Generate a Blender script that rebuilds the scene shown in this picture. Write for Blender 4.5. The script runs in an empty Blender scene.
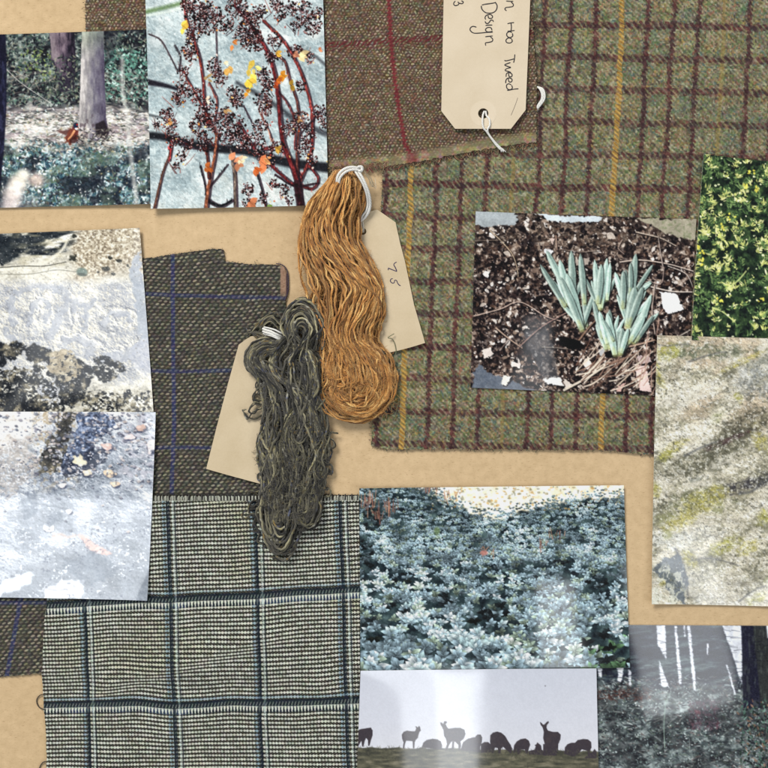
# Flat lay of tweed swatches, yarn hanks, tags and photo prints on a kraft board.
import bpy, bmesh, math
import numpy as np

S = 0.0006            # metres per unit of the layout (the layout uses one unit per photo pixel)
CX = CY = 384.0
MM = 0.001
scene = bpy.context.scene
COL = scene.collection

# ------------------------------------------------------------------ noise
_tabs = {}
def tab(seed):
    if seed not in _tabs:
        _tabs[seed] = np.random.RandomState(seed * 7 + 11).rand(256, 256).astype(np.float32)
    return _tabs[seed]

def vn(x, y, seed=0):
    T = tab(seed)
    xi = np.floor(x).astype(np.int64); yi = np.floor(y).astype(np.int64)
    fx = x - xi; fy = y - yi
    fx = fx * fx * (3 - 2 * fx); fy = fy * fy * (3 - 2 * fy)
    x0 = xi & 255; x1 = (xi + 1) & 255; y0 = yi & 255; y1 = (yi + 1) & 255
    a = T[y0, x0]; b = T[y0, x1]; c = T[y1, x0]; d = T[y1, x1]
    return (a + (b - a) * fx) * (1 - fy) + (c + (d - c) * fx) * fy

def fbm(x, y, seed=0, octs=4, gain=0.5):
    s = 0; a = 1.0; t = 0
    for o in range(octs):
        s = s + a * vn(x * 2 ** o + 17.3 * o, y * 2 ** o + 9.1 * o, seed + o); t += a; a *= gain
    return s / t

def cellrand(i, j, seed=0):
    return tab(seed)[np.asarray(j).astype(np.int64) & 255, np.asarray(i).astype(np.int64) & 255]

def sst(a, b, x):
    t = np.clip((x - a) / (b - a), 0, 1)
    return t * t * (3 - 2 * t)

def mix(a, b, m):
    return a + (b - a) * m[..., None]

def C(*c):
    return np.array(c, dtype=np.float32) / 255.0

def inpoly(X, Y, pts):
    inside = np.zeros(X.shape, bool)
    n = len(pts)
    for i in range(n):
        xa, ya = pts[i]; xb, yb = pts[(i + 1) % n]
        if ya == yb: continue
        cond = ((ya > Y) != (yb > Y)) & (X < (xb - xa) * (Y - ya) / (yb - ya) + xa)
        inside ^= cond
    return inside

def spline(pts, step=1.2):
    P = np.array(pts, float)
    if len(P) < 3:
        n = max(2, int(np.linalg.norm(P[-1] - P[0]) / step))
        t = np.linspace(0, 1, n)[:, None]
        return P[0] * (1 - t) + P[-1] * t
    Q = np.vstack([2 * P[0] - P[1], P, 2 * P[-1] - P[-2]])
    out = []
    for i in range(1, len(Q) - 2):
        n = max(2, int(np.linalg.norm(Q[i + 1][:2] - Q[i][:2]) / step))
        t = np.linspace(0, 1, n, endpoint=False)[:, None]
        a, b, c, d = Q[i - 1], Q[i], Q[i + 1], Q[i + 2]
        out.append(0.5 * (2 * b + (c - a) * t + (2 * a - 5 * b + 4 * c - d) * t ** 2 + (3 * b - a - 3 * c + d) * t ** 3))
    out.append(P[-1:])
    return np.vstack(out)

# ------------------------------------------------------------------ a small picture painter (for what is printed on the photo prints)
class Pic:
    def __init__(s, x0, y0, x1, y1, base, r=2.0, seed=1):
        s.x0, s.y0, s.r = x0, y0, r
        s.w = int((x1 - x0) * r) + 2; s.h = int((y1 - y0) * r) + 2
        xs = x0 + np.arange(s.w) / r; ys = y0 + np.arange(s.h) / r
        s.X, s.Y = np.meshgrid(xs, ys)
        s.X = s.X.astype(np.float32); s.Y = s.Y.astype(np.float32)
        s.I = np.zeros((s.h, s.w, 3), np.float32) + C(*base)
        s.rs = np.random.RandomState(seed)
    def n(s, sx, sy=None, seed=0, o=4, ang=0, g=0.5):
        sy = sy or sx
        if ang:
            ca, sa = math.cos(math.radians(ang)), math.sin(math.radians(ang))
            return fbm((s.X * ca + s.Y * sa) / sx, (-s.X * sa + s.Y * ca) / sy, seed, o, g)
        return fbm(s.X / sx, s.Y / sy, seed, o, g)
    def over(s, m, col):
        m = np.clip(m, 0, 1)[..., None]
        col = C(*col) if isinstance(col, tuple) else col
        s.I = s.I * (1 - m) + col * m
    def grad(s, v, stops):
        v = np.clip(v, 0, 1)
        xs = [a for a, _ in stops]
        return np.stack([np.interp(v, xs, [c[k] / 255 for _, c in stops]) for k in range(3)], -1).astype(np.float32)
    def win(s, xa, ya, xb, yb):
        i0 = max(0, int((xa - s.x0) * s.r)); i1 = min(s.w, int((xb - s.x0) * s.r) + 2)
        j0 = max(0, int((ya - s.y0) * s.r)); j1 = min(s.h, int((yb - s.y0) * s.r) + 2)
        if i0 >= i1 or j0 >= j1: return None
        return slice(j0, j1), slice(i0, i1)
    def ell(s, cx, cy, rx, ry, ang=0, col=(0, 0, 0), a=1.0, soft=0.35, tex=0):
        R = max(rx, ry) * (1 + soft) + 1
        q = s.win(cx - R, cy - R, cx + R, cy + R)
        if q is None: return
        x = s.X[q] - cx; y = s.Y[q] - cy
        ca, sa = math.cos(ang), math.sin(ang)
        d = np.sqrt(((x * ca + y * sa) / rx) ** 2 + ((-x * sa + y * ca) / ry) ** 2)
        if tex: d = d + (vn(s.X[q] / tex, s.Y[q] / tex, 40) - .5) * 0.9
        m = (np.clip((1 + soft / 2 - d) / max(soft, 1e-3), 0, 1) * a)[..., None]
        s.I[q] = s.I[q] * (1 - m) + (C(*col)) * m
    def leaf(s, x, y, L, W, ang, col, a=1.0, tipcol=None):
        cx, cy = x + math.cos(ang) * L / 2, y + math.sin(ang) * L / 2
        R = L / 2 + 1
        q = s.win(cx - R, cy - R, cx + R, cy + R)
        if q is None: return
        X = s.X[q] - x; Y = s.Y[q] - y
        ca, sa = math.cos(ang), math.sin(ang)
        t = (X * ca + Y * sa) / L; v = np.abs(-X * sa + Y * ca)
        tt = np.clip(t, 0, 1)
        w = W / 2 * np.sin(np.pi * tt ** 0.8)
        m = np.clip((w - v) * s.r * .7 + .5, 0, 1) * ((t > 0) & (t < 1)) * a
        m = m[..., None]
        c = C(*col)
        if tipcol is not None: c = c + (C(*tipcol) - c) * tt[..., None]
        s.I[q] = s.I[q] * (1 - m) + c * m
    def stroke(s, pts, w0, w1=None, col=(0, 0, 0), a=1.0, smooth=True, soft=0.6, col1=None):
        w1 = w0 if w1 is None else w1
        P = spline(pts, 3.0) if smooth and len(pts) > 2 else np.array(pts, float)
        n = len(P) - 1
        wm = max(w0, w1) / 2 + 1.5
        q = s.win(P[:, 0].min() - wm, P[:, 1].min() - wm, P[:, 0].max() + wm, P[:, 1].max() + wm)
        if q is None: return
        X, Y = s.X[q], s.Y[q]
        best = np.full(X.shape, -9.0, np.float32); T = np.zeros(X.shape, np.float32)
        for i in range(n):
            ax, ay = P[i]; bx, by = P[i + 1]
            dx, dy = bx - ax, by - ay; L2 = dx * dx + dy * dy + 1e-9
            u0 = s.win(min(ax, bx) - wm, min(ay, by) - wm, max(ax, bx) + wm, max(ay, by) + wm)
            if u0 is None: continue
            qq = (slice(max(u0[0].start - q[0].start, 0), max(u0[0].stop - q[0].start, 0)), slice(max(u0[1].start - q[1].start, 0), max(u0[1].stop - q[1].start, 0)))
            x = X[qq]; y = Y[qq]
            if x.size == 0: continue
            t = np.clip(((x - ax) * dx + (y - ay) * dy) / L2, 0, 1)
            d = np.hypot(x - ax - t * dx, y - ay - t * dy)
            g = (i + t) / n
            v = (w0 + (w1 - w0) * g) / 2 - d
            bb = best[qq]; mk = v > bb
            bb[mk] = v[mk]; best[qq] = bb
            tt = T[qq]; tt[mk] = g[mk]; T[qq] = tt
        m = (np.clip(best / soft + .5, 0, 1) * a)[..., None]
        c = C(*col)
        if col1 is not None: c = c + (C(*col1) - c) * T[..., None]
        s.I[q] = s.I[q] * (1 - m) + c * m
    def poly(s, pts, col, a=1.0, soft=0, tex=0):
        P = np.array(pts)
        q = s.win(P[:, 0].min() - 4, P[:, 1].min() - 4, P[:, 0].max() + 4, P[:, 1].max() + 4)
        if q is None: return
        X, Y = s.X[q], s.Y[q]
        if tex:
            X = X + (fbm(X / tex, Y / tex, 61, 3) - .5) * tex * 1.6; Y = Y + (fbm(X / tex, Y / tex, 71, 3) - .5) * tex * 1.6
        m = np.zeros(X.shape, np.float32)
        for ox, oy in ((-.15, -.05), (.15, .05), (-.05, .15), (.05, -.15)):
            m += inpoly(X + ox, Y + oy, pts) * .25
        for _ in range(int(soft)):
            p = np.pad(m, 1, mode='edge')
            m = (p[:-2, 1:-1] + p[2:, 1:-1] + p[1:-1, :-2] + p[1:-1, 2:] + 2 * m) / 6
        s.over_q(q, m * a, col)
    def over_q(s, q, m, col):
        m = m[..., None]; s.I[q] = s.I[q] * (1 - m) + C(*col) * m
    def blur(s, k=1):
        for _ in range(k):
            p = np.pad(s.I, ((1, 1), (1, 1), (0, 0)), mode='edge')
            s.I = (p[:-2, 1:-1] + p[2:, 1:-1] + p[1:-1, :-2] + p[1:-1, 2:] + 4 * s.I) / 8
    def relief(s, H, lx=.7, ly=-.7):
        gy, gx = np.gradient(H)
        return (gx * lx + gy * ly) * s.r
    def patchy(s, pts, stops, a=.95, jag=7, fine=2.2, th=.42, soft=3, seed=0):
        jx = (fbm(s.X / jag, s.Y / jag, 161 + seed, 3) - .5) * jag * 1.8; jy = (fbm(s.X / jag, s.Y / jag, 171 + seed, 3) - .5) * jag * 1.8
        m = inpoly(s.X + jx, s.Y + jy, pts).astype(np.float32)
        for _ in range(int(soft)):
            q = np.pad(m, 1, mode='edge'); m = (q[:-2, 1:-1] + q[2:, 1:-1] + q[1:-1, :-2] + q[1:-1, 2:] + 2 * m) / 6
        f = fbm(s.X / fine, s.Y / (fine * .85), 181 + seed, 3)
        m = m * sst(th - .16, th + .10, f + (m - .5) * .25) * a
        s.over(m, s.grad(fbm(s.X / 6, s.Y / 5, 191 + seed, 4) * 1.4 - .2, stops))
    def finish(s, con=1.1, sat=.88, mod=.22, grain=.05, lift=0.0):
        L = s.I.mean(-1, keepdims=True)
        I = L + (s.I - L) * sat
        I = (I - .45) * con + .45 + lift
        I = I * (1 + (fbm(s.X / 9, s.Y / 8, 777, 4, .6)[..., None] - .5) * mod)
        I = I + (fbm(s.X / 1.1, s.Y / 1.1, 787, 2)[..., None] - .5) * grain * 1.6
        s.I = np.clip(I, 0.02, .985)
        return s
    def sample(s, X, Y):
        x = np.clip((X - s.x0) * s.r, 0, s.w - 1.001); y = np.clip((Y - s.y0) * s.r, 0, s.h - 1.001)
        xi = x.astype(int); yi = y.astype(int); fx = (x - xi)[..., None]; fy = (y - yi)[..., None]
        I = s.I
        return (I[yi, xi] * (1 - fx) + I[yi, xi + 1] * fx) * (1 - fy) + (I[yi + 1, xi] * (1 - fx) + I[yi + 1, xi + 1] * fx) * fy

# ------------------------------------------------------------------ mesh helpers
def raw_mesh(name, V, F, colr=None, mat=None, parent=None, smooth=True, loc=(0, 0, 0)):
    V = np.asarray(V, np.float32); F = np.asarray(F, np.int32)
    me = bpy.data.meshes.new(name)
    me.vertices.add(len(V)); me.vertices.foreach_set('co', (V - np.array(loc, np.float32)).ravel())
    k = F.shape[1]
    me.loops.add(F.size); me.loops.foreach_set('vertex_index', F.ravel())
    me.polygons.add(len(F)); me.polygons.foreach_set('loop_start', np.arange(0, F.size, k, dtype=np.int32))
    me.polygons.foreach_set('use_smooth', np.full(len(F), smooth, bool))
    me.update(calc_edges=True)
    if colr is not None:
        at = me.color_attributes.new('dye', 'BYTE_COLOR', 'POINT')
        c = np.ones((len(V), 4), np.float32); c[:, :3] = np.clip(colr, 0, 1)
        at.data.foreach_set('color_srgb', c.ravel())
    ob = bpy.data.objects.new(name, me)
    COL.objects.link(ob)
    if mat: me.materials.append(mat)
    if parent is not None:
        ob.parent = parent; ob.location = (0, 0, 0)
        if loc == (0, 0, 0):
            pl = np.array(parent.location, np.float32)
            me.vertices.foreach_set('co', (V - pl).ravel()); me.update()
    else:
        ob.location = loc
    return ob

def wpos(X, Y, Z):
    return np.stack([(X - CX) * S, (CY - Y) * S, Z], -1)

def grid_sheet(name, X, Y, Z, colr, keep, thick, mat, parent=None, edgecol=None, loc=(0, 0, 0)):
    """X,Y,Z (h,w) arrays in layout units / metres; keep (h-1,w-1) face mask; skirt dropped by `thick` metres"""
    h, w = X.shape
    idx = np.arange(h * w).reshape(h, w)
    a = idx[:-1, :-1]; b = idx[:-1, 1:]; c = idx[1:, 1:]; d = idx[1:, :-1]
    F = np.stack([a[keep], d[keep], c[keep], b[keep]], -1)
    used = np.zeros(h * w, bool); used[F.ravel()] = True
    remap = np.cumsum(used) - 1
    V = wpos(X, Y, Z).reshape(-1, 3)[used]; cc = colr.reshape(-1, 3)[used]
    F = remap[F]
    # skirt: edges used once
    E = np.concatenate([F[:, [0, 1]], F[:, [1, 2]], F[:, [2, 3]], F[:, [3, 0]]])
    key = np.sort(E, 1); kk = key[:, 0].astype(np.int64) * len(V) + key[:, 1]
    u, inv, cnt = np.unique(kk, return_inverse=True, return_counts=True)
    B = E[cnt[inv] == 1]
    bv, binv = np.unique(B.ravel(), return_inverse=True); binv = binv.reshape(-1, 2)
    n0 = len(V); nb = len(bv)
    top = V[bv]; bot = top.copy(); bot[:, 2] -= thick
    ec = cc[bv] * 0.8 if edgecol is None else np.zeros((nb, 3), np.float32) + C(*edgecol)
    V2 = np.vstack([V, top, bot]); c2 = np.vstack([cc, ec, ec])
    SF = np.stack([n0 + binv[:, 1], n0 + binv[:, 0], n0 + nb + binv[:, 0], n0 + nb + binv[:, 1]], -1)
    return raw_mesh(name, V2, np.vstack([F, SF]), c2, mat, parent, True, loc)

class Tubes:
    def __init__(s): s.V = []; s.F = []; s.c = []; s.n = 0
    def add(s, P, rad, col, sides=7, ply=0, plyamp=0.25, pitch=4.5, phase=0, taper=0.0):
        """P (n,3) in layout units (x right, y down, z up, all in layout units); rad layout units"""
        P = np.asarray(P, float); n = len(P)
        if n < 3: return
        T = np.gradient(P, axis=0); T /= np.linalg.norm(T, axis=1)[:, None] + 1e-9
        up = np.array([0, 0, 1.0])
        A = np.cross(T, up); A /= np.linalg.norm(A, axis=1)[:, None] + 1e-6
        Bn = np.cross(A, T)
        sl = np.concatenate([[0], np.cumsum(np.linalg.norm(np.diff(P, axis=0), axis=1))])
        th = np.arange(sides) * 2 * np.pi / sides
        R = np.full((n, sides), 1.0) * (rad if np.isscalar(rad) else np.asarray(rad)[:, None])
        tw = sl[:, None] / pitch * 2 * np.pi / max(ply, 1)
        co = np.zeros((n, sides, 3)) + (col if np.ndim(col) == 1 else np.asarray(col)[:, None, :])
        if ply:
            ph = np.cos(ply * (th[None, :] + tw) + phase)
            R = R * (1 + plyamp * ph)
            co = co * (1 + 0.13 * ph[..., None])
        if taper:
            e = np.minimum(1, np.minimum(sl, sl[-1] - sl) / taper + 0.15); R = R * e[:, None]
        W = P[:, None, :] + R[..., None] * (np.cos(th)[None, :, None] * A[:, None, :] + np.sin(th)[None, :, None] * Bn[:, None, :])
        idx = np.arange(n * sides).reshape(n, sides) + s.n
        a = idx[:-1]; b = idx[1:]
        F = np.stack([a, np.roll(a, -1, 1), np.roll(b, -1, 1), b], -1).reshape(-1, 4)
        s.V.append(W.reshape(-1, 3)); s.F.append(F); s.c.append(co.reshape(-1, 3)); s.n += n * sides
    def build(s, name, mat, parent=None):
        V = np.vstack(s.V)
        V = wpos(V[:, 0], V[:, 1], V[:, 2] * S)
        return raw_mesh(name, V, np.vstack(s.F), np.vstack(s.c), mat, parent)

def tag_obj(o, label=None, cat=None, group=None, kind=None):
    if label: o['label'] = label
    if cat: o['category'] = cat
    if group: o['group'] = group
    if kind: o['kind'] = kind
    return o

def empty(name, px, py, z=0.0):
    o = bpy.data.objects.new(name, None); COL.objects.link(o)
    o.location = ((px - CX) * S, (CY - py) * S, z); o.empty_display_size = 0.01
    return o

# ------------------------------------------------------------------ materials
GAIN = 0.82
def nodes(name):
    m = bpy.data.materials.new(name); m.use_nodes = True
    nt = m.node_tree; b = nt.nodes['Principled BSDF']
    return m, nt, b

def dyed(name, rough=0.9, spec=0.3, sheen=0.0, bump=0.0, bscale=900, coat=0.0, gain=GAIN):
    m, nt, b = nodes(name)
    at = nt.nodes.new('ShaderNodeAttribute'); at.attribute_name = 'dye'
    mul = nt.nodes.new('ShaderNodeVectorMath'); mul.operation = 'SCALE'; mul.inputs['Scale'].default_value = gain
    nt.links.new(at.outputs['Color'], mul.inputs[0])
    no = nt.nodes.new('ShaderNodeTexNoise'); no.inputs['Scale'].default_value = bscale; no.inputs['Detail'].default_value = 3
    tc = nt.nodes.new('ShaderNodeTexCoord'); nt.links.new(tc.outputs['Object'], no.inputs['Vector'])
    mr = nt.nodes.new('ShaderNodeMapRange'); mr.inputs['To Min'].default_value = 0.9; mr.inputs['To Max'].default_value = 1.1
    nt.links.new(no.outputs['Fac'], mr.inputs['Value'])
    m2 = nt.nodes.new('ShaderNodeVectorMath'); m2.operation = 'SCALE'
    nt.links.new(mul.outputs[0], m2.inputs[0]); nt.links.new(mr.outputs[0], m2.inputs['Scale'])
    nt.links.new((m2 if bump else mul).outputs[0], b.inputs['Base Color'])
    b.inputs['Roughness'].default_value = rough
    b.inputs['Specular IOR Level'].default_value = spec
    b.inputs['Sheen Weight'].default_value = sheen
    b.inputs['Sheen Roughness'].default_value = 0.6
    if bump:
        bp = nt.nodes.new('ShaderNodeBump'); bp.inputs['Strength'].default_value = bump; bp.inputs['Distance'].default_value = 0.0004
        nt.links.new(no.outputs['Fac'], bp.inputs['Height']); nt.links.new(bp.outputs[0], b.inputs['Normal'])
    return m

M_PRINT = dyed('glossy_photo_paper', rough=0.05, spec=0.5)
M_CLOTH = dyed('woven_wool', rough=1.0, spec=0.1, sheen=0.12, bump=0.5, bscale=2200)
M_YARN = dyed('spun_wool', rough=1.0, spec=0.06, sheen=0.25, bump=0.8, bscale=3000)
M_STRING = dyed('cotton_string', rough=0.8, spec=0.3, bump=0.3, bscale=3000)
M_INK = dyed('dry_ink', rough=0.6, spec=0.3)
# ------------------------------------------------------------------ board
def make_board():
    m, nt, b = nodes('kraft_board')
    tc = nt.nodes.new('ShaderNodeTexCoord')
    def noise(scale, detail=4, rough=.55, vec=None):
        n = nt.nodes.new('ShaderNodeTexNoise'); n.inputs['Scale'].default_value = scale
        n.inputs['Detail'].default_value = detail; n.inputs['Roughness'].default_value = rough
        nt.links.new(vec or tc.outputs['Object'], n.inputs['Vector']); return n
    def ramp(src, stops):
        r = nt.nodes.new('ShaderNodeValToRGB'); e = r.color_ramp.elements
        while len(e) < len(stops): e.new(0.5)
        for el, (p, c) in zip(e, stops): el.position = p; el.color = (*c, 1)
        nt.links.new(src, r.inputs[0]); return r
    def mixc(a, bb, f, mode='MIX'):
        x = nt.nodes.new('ShaderNodeMix'); x.data_type = 'RGBA'; x.blend_type = mode
        if isinstance(f, float): x.inputs[0].default_value = f
        else: nt.links.new(f, x.inputs[0])
        nt.links.new(a, x.inputs[6])
        if isinstance(bb, tuple): x.inputs[7].default_value = (*bb, 1)
        else: nt.links.new(bb, x.inputs[7])
        return x.outputs[2]
    base = ramp(noise(9, 3).outputs['Fac'], [(0.3, (0.53, 0.385, 0.222)), (0.7, (0.59, 0.435, 0.26))])
    mott = ramp(noise(190, 6, .65).outputs['Fac'], [(0.25, (0.86, 0.84, 0.80)), (0.75, (1.08, 1.08, 1.08))])
    c = mixc(base.outputs[0], mott.outputs[0], 1.0, 'MULTIPLY')
    mp = nt.nodes.new('ShaderNodeMapping'); mp.inputs['Scale'].default_value = (1, 3.2, 1); mp.inputs['Rotation'].default_value = (0, 0, .5)
    nt.links.new(tc.outputs['Object'], mp.inputs[0])
    fl = ramp(noise(420, 5, .7, mp.outputs[0]).outputs['Fac'], [(0.575, (0, 0, 0)), (0.72, (1, 1, 1))])
    c = mixc(c, (0.30, 0.19, 0.09), fl.outputs[0])
    mp2 = nt.nodes.new('ShaderNodeMapping'); mp2.inputs['Scale'].default_value = (3, 1, 1); mp2.inputs['Rotation'].default_value = (0, 0, -.4)
    nt.links.new(tc.outputs['Object'], mp2.inputs[0])
    fl2 = ramp(noise(300, 4, .7, mp2.outputs[0]).outputs['Fac'], [(0.62, (0, 0, 0)), (0.80, (.7, .7, .7))])
    c = mixc(c, (0.66, 0.52, 0.33), fl2.outputs[0])
    nt.links.new(c, b.inputs['Base Color'])
    b.inputs['Roughness'].default_value = 0.85; b.inputs['Specular IOR Level'].default_value = 0.2
    bp = nt.nodes.new('ShaderNodeBump'); bp.inputs['Strength'].default_value = 0.25; bp.inputs['Distance'].default_value = 0.0003
    nt.links.new(noise(500, 5).outputs['Fac'], bp.inputs['Height']); nt.links.new(bp.outputs[0], b.inputs['Normal'])
    bm = bmesh.new()
    n = 24
    vs = [[bm.verts.new((-1.2 + 2.4 * i / n, -1.2 + 2.4 * j / n, 0)) for i in range(n + 1)] for j in range(n + 1)]
    for j in range(n):
        for i in range(n): bm.faces.new((vs[j][i], vs[j][i + 1], vs[j + 1][i + 1], vs[j + 1][i]))
    ret = bmesh.ops.extrude_face_region(bm, geom=bm.faces[:])
    for v in [g for g in ret['geom'] if isinstance(g, bmesh.types.BMVert)]: v.co.z -= 0.012
    bmesh.ops.recalc_face_normals(bm, faces=bm.faces[:])
    me = bpy.data.meshes.new('board'); bm.to_mesh(me); bm.free(); me.materials.append(m)
    o = bpy.data.objects.new('board', me); COL.objects.link(o); tag_obj(o, kind='structure')
make_board()

# ------------------------------------------------------------------ cloth swatches
def cloth(name, poly, dens, fn, zfn, thick, label, cat='fabric swatch', edge_noise=0.8, parts=None):
    xs = [p[0] for p in poly]; ys = [p[1] for p in poly]
    x0, x1, y0, y1 = min(xs) - 1, max(xs) + 1, min(ys) - 1, max(ys) + 1
    X, Y = np.meshgrid(np.arange(x0, x1, 1 / dens), np.arange(y0, y1, 1 / dens))
    col, h = fn(X, Y)                       # h in layout units of thread relief
    Z = zfn(X, Y) * MM + h * S
    Xc = (X[:-1, :-1] + X[1:, 1:]) / 2; Yc = (Y[:-1, :-1] + Y[1:, 1:]) / 2
    ex = (fbm(Xc / 5, Yc / 5, 3, 3) - .5) * 2 * edge_noise + (vn(Xc / 1.2, Yc / 1.2, 5) - .5) * edge_noise
    ey = (fbm(Xc / 5, Yc / 5, 8, 3) - .5) * 2 * edge_noise + (vn(Xc / 1.2, Yc / 1.2, 9) - .5) * edge_noise
    keep = inpoly(Xc + ex, Yc + ey, poly)
    mx = sum(xs) / len(xs); my = sum(ys) / len(ys)
    root = empty(name, mx, my); tag_obj(root, label, cat, 'wool swatches laid on the board')
    grid_sheet('woven_cloth', X, Y, Z, col, keep, thick * MM, M_CLOTH, root)
    return root

def specks(X, Y, s, seed, amp):
    """independent chroma grain of wool fibres"""
    return np.stack([(vn(X / s, Y / s, seed + k * 3) - .5) * amp for k in range(3)], -1)

# --- green check tweed
def green_fn(X, Y):
    wx = (fbm(X / 35, Y / 35, 21, 3) - .5) * 4; wy = (fbm(X / 35, Y / 35, 25, 3) - .5) * 4
    x = X + wx; y = Y + wy
    sp = 25 + (400 - Y) * 0.0018
    u = (x - (603 - (Y - 400) * 0.05)) / sp
    k = np.round(u); du = (u - k) * sp
    v = (y - 24 - (X - 560) * 0.02) / 32.55
    r = np.round(v); dv = (v - r) * 32.55
    k8 = np.mod(k, 8)
    g1 = vn(X / 1.5, Y / 1.5, 31); g2 = vn(X / 3.2, Y / 3.2, 33); g3 = fbm(X / 14, Y / 14, 35, 3)
    base = mix(C(118, 112, 84), C(158, 150, 116), sst(.2, .8, g2))
    base = mix(base, np.broadcast_to(C(110, 118, 98), base.shape), sst(.45, .75, g3) * .7)
    base = mix(base, np.broadcast_to(C(136, 124, 92), base.shape), sst(.5, .8, fbm(X / 9, Y / 9, 38, 3)) * .6)
    base = base + (g1 - .5)[..., None] * .20 + specks(X, Y, 1.9, 41, .085) + specks(X, Y, 4.2, 51, .05)
    for sd, c, th in ((61, C(176, 150, 84), .80), (63, C(86, 112, 108), .78), (65, C(158, 108, 86), .80), (67, C(70, 66, 62), .80), (69, C(188, 186, 158), .80), (75, C(96, 116, 70), .78)):
        base = mix(base, np.broadcast_to(c, base.shape), sst(th, th + .1, vn(X / 2.1 + sd, Y / 2.1, sd)) * .75)
    tw = np.sin(2 * np.pi * (x - y) / 5.0)
    fine = np.sin(2 * np.pi * (x + y * .4) / 2.6) * .5 + .5
    base = base * (0.92 + .08 * tw[..., None])
    jag = (vn(X / 1.7, Y / 1.7, 81) - .5) * 2.6
    rag = 0.60 + 0.40 * sst(.25, .6, vn(X / 2.4, Y / 2.4, 83))
    # burgundy and blue-black warp stripes
    mv = sst(3.1, 1.5, np.abs(du + .8 * tw) + jag * 1.0) * (k8 != 0) * (k8 != 4) * rag
    burg = mix(C(62, 36, 40), C(98, 54, 52), sst(.3, .8, g2)) + (g1 - .5)[..., None] * .12
    burg = mix(burg, np.broadcast_to(C(48, 40, 46), burg.shape), sst(.6, .85, vn(X / 4, Y / 4, 85)) * .5)
    # weft stripes made of diagonal floats
    strong = np.where(np.mod(r, 5) == 0, 1.05, .78)
    ph = np.sin(2 * np.pi * (x - y * .8) / 6.4 + (vn(X / 9, Y / 9, 88) - .5) * 3)
    mh = 1.12 * sst(4.3, 2.8, np.abs(dv + (vn(X / 6, Y / 6, 90) - .5) * 2) + jag * .7) * (.25 + .75 * sst(-.7, .1, ph)) * strong * rag
    my_ = sst(3.3, 2.0, np.abs(du) + jag * .6) * (k8 == 0)
    mo = sst(2.6, 1.2, np.abs(du) + jag * .5) * (k8 == 4) * .45
    gold = mix(C(158, 120, 58), C(194, 158, 84), sst(-.6, .7, np.sin(2 * np.pi * (x * .8 - y) / 4.6))) + (g1 - .5)[..., None] * .1
    col = mix(base, np.broadcast_to(C(158, 132, 70), base.shape), mo)
    col = mix(col, burg, np.clip(mh, 0, 1) * .96)
    col = mix(col, gold, my_ * (.35 + .65 * sst(-.9, -.1, np.sin(2 * np.pi * (x * .8 - y) / 5.6 + (g2 - .5) * 3))))
    col = mix(col, burg, mv * .93)
    h = .30 * (g1 - .5) + .25 * tw * .5 + .25 * (fine - .5) * .6 + (g2 - .5) * .35
    return col, h

# --- brown tweed with crimson overcheck
def brown_fn(X, Y):
    wx = (fbm(X / 22, Y / 22, 121, 3) - .5) * 5; wy = (fbm(X / 22, Y / 22, 125, 3) - .5) * 5
    x = X + wx + (vn(X / 5, Y / 5, 127) - .5) * 2.2; y = Y + wy + (vn(X / 5, Y / 5, 129) - .5) * 1.8
    v = y / 2.75; r = np.floor(v); fv = v - r - .5
    u = (x - y * .15) / 3.7 + .5 * np.mod(r, 2) + .13 * r; c = np.floor(u); fu = u - c - .5
    rnd = cellrand(c, r, 131); rnd2 = cellrand(c, r, 133)
    d = np.hypot((fu - fv * .5) / .40, (fv + fu * .9) / .34)
    l = sst(1.35, .5, d + (vn(X / 1.2, Y / 1.2, 128) - .5) * 1.0)
    g1 = vn(X / 1.3, Y / 1.3, 135)
    dark = mix(C(74, 60, 48), C(104, 84, 64), vn(X / 3, Y / 3, 137))
    light = mix(C(140, 124, 100), C(184, 170, 142), rnd)
    light = mix(light, np.broadcast_to(C(136, 92, 70), light.shape), (rnd2 > .86) * .7)
    light = mix(light, np.broadcast_to(C(128, 134, 116), light.shape), (rnd2 < .14) * .7)
    col = mix(dark, light, l * (.66 + .34 * rnd)) + (g1 - .5)[..., None] * .10 + specks(X, Y, 2, 141, .09)
    # crimson warp and weft lines (the warp one leans as the cloth relaxes)
    xl = np.interp(Y, [-30, 60, 105, 145, 170], [387, 392.5, 398, 405, 420]) + wx * .25
    dx = X - xl; tw = np.sin(2 * np.pi * (X * .5 + Y) / 4.2)
    m = sst(2.7, 1.2, np.abs(dx + tw * .9) + (g1 - .5) * 1.4) * .86
    red = mix(C(96, 28, 36), C(138, 48, 54), g1)
    col = mix(col, red, m)
    xl2 = 168.0
    yl = 44.5 - (X - 330) * .055 + (fbm(X / 40, Y / 40, 145) - .5) * 2
    ph = np.sin(2 * np.pi * (x + y * 1.1) / 5.4)
    for off, w, a in ((0, 2.9, .9), (5.4, 1.3, .45)):
        col = mix(col, mix(C(84, 30, 36), C(112, 44, 46), g1), sst(w + .8, w - .5, np.abs(Y - yl - off)) * sst(-.5, .3, ph) * a)
    # the loosened strip above the frayed edge is blurrier, greener and more orange
    fr = sst(0, 7, Y - bottom_brown(X) + 13)
    fuzz = mix(C(140, 126, 98), C(184, 162, 128), fbm(X / 7, Y / 3, 151, 3)) + specks(X, Y, 2.5, 155, .2)
    fuzz = mix(fuzz, np.broadcast_to(C(112, 114, 80), fuzz.shape), sst(.45, .7, vn(X / 8, Y / 6, 157)) * .6)
    fuzz = mix(fuzz, red, sst(9, 3, np.abs(X - 412)) * .6)
    col = mix(col, fuzz, fr * .8)
    h = (l - .5) * .5 * (1 - fr * .6) + (g1 - .5) * .4
    return col, h

def bottom_brown(X):
    return np.interp(X, [80, 329, 380, 415, 470, 500, 537], [176, 171, 166.5, 162.5, 152, 147, 142])

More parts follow.
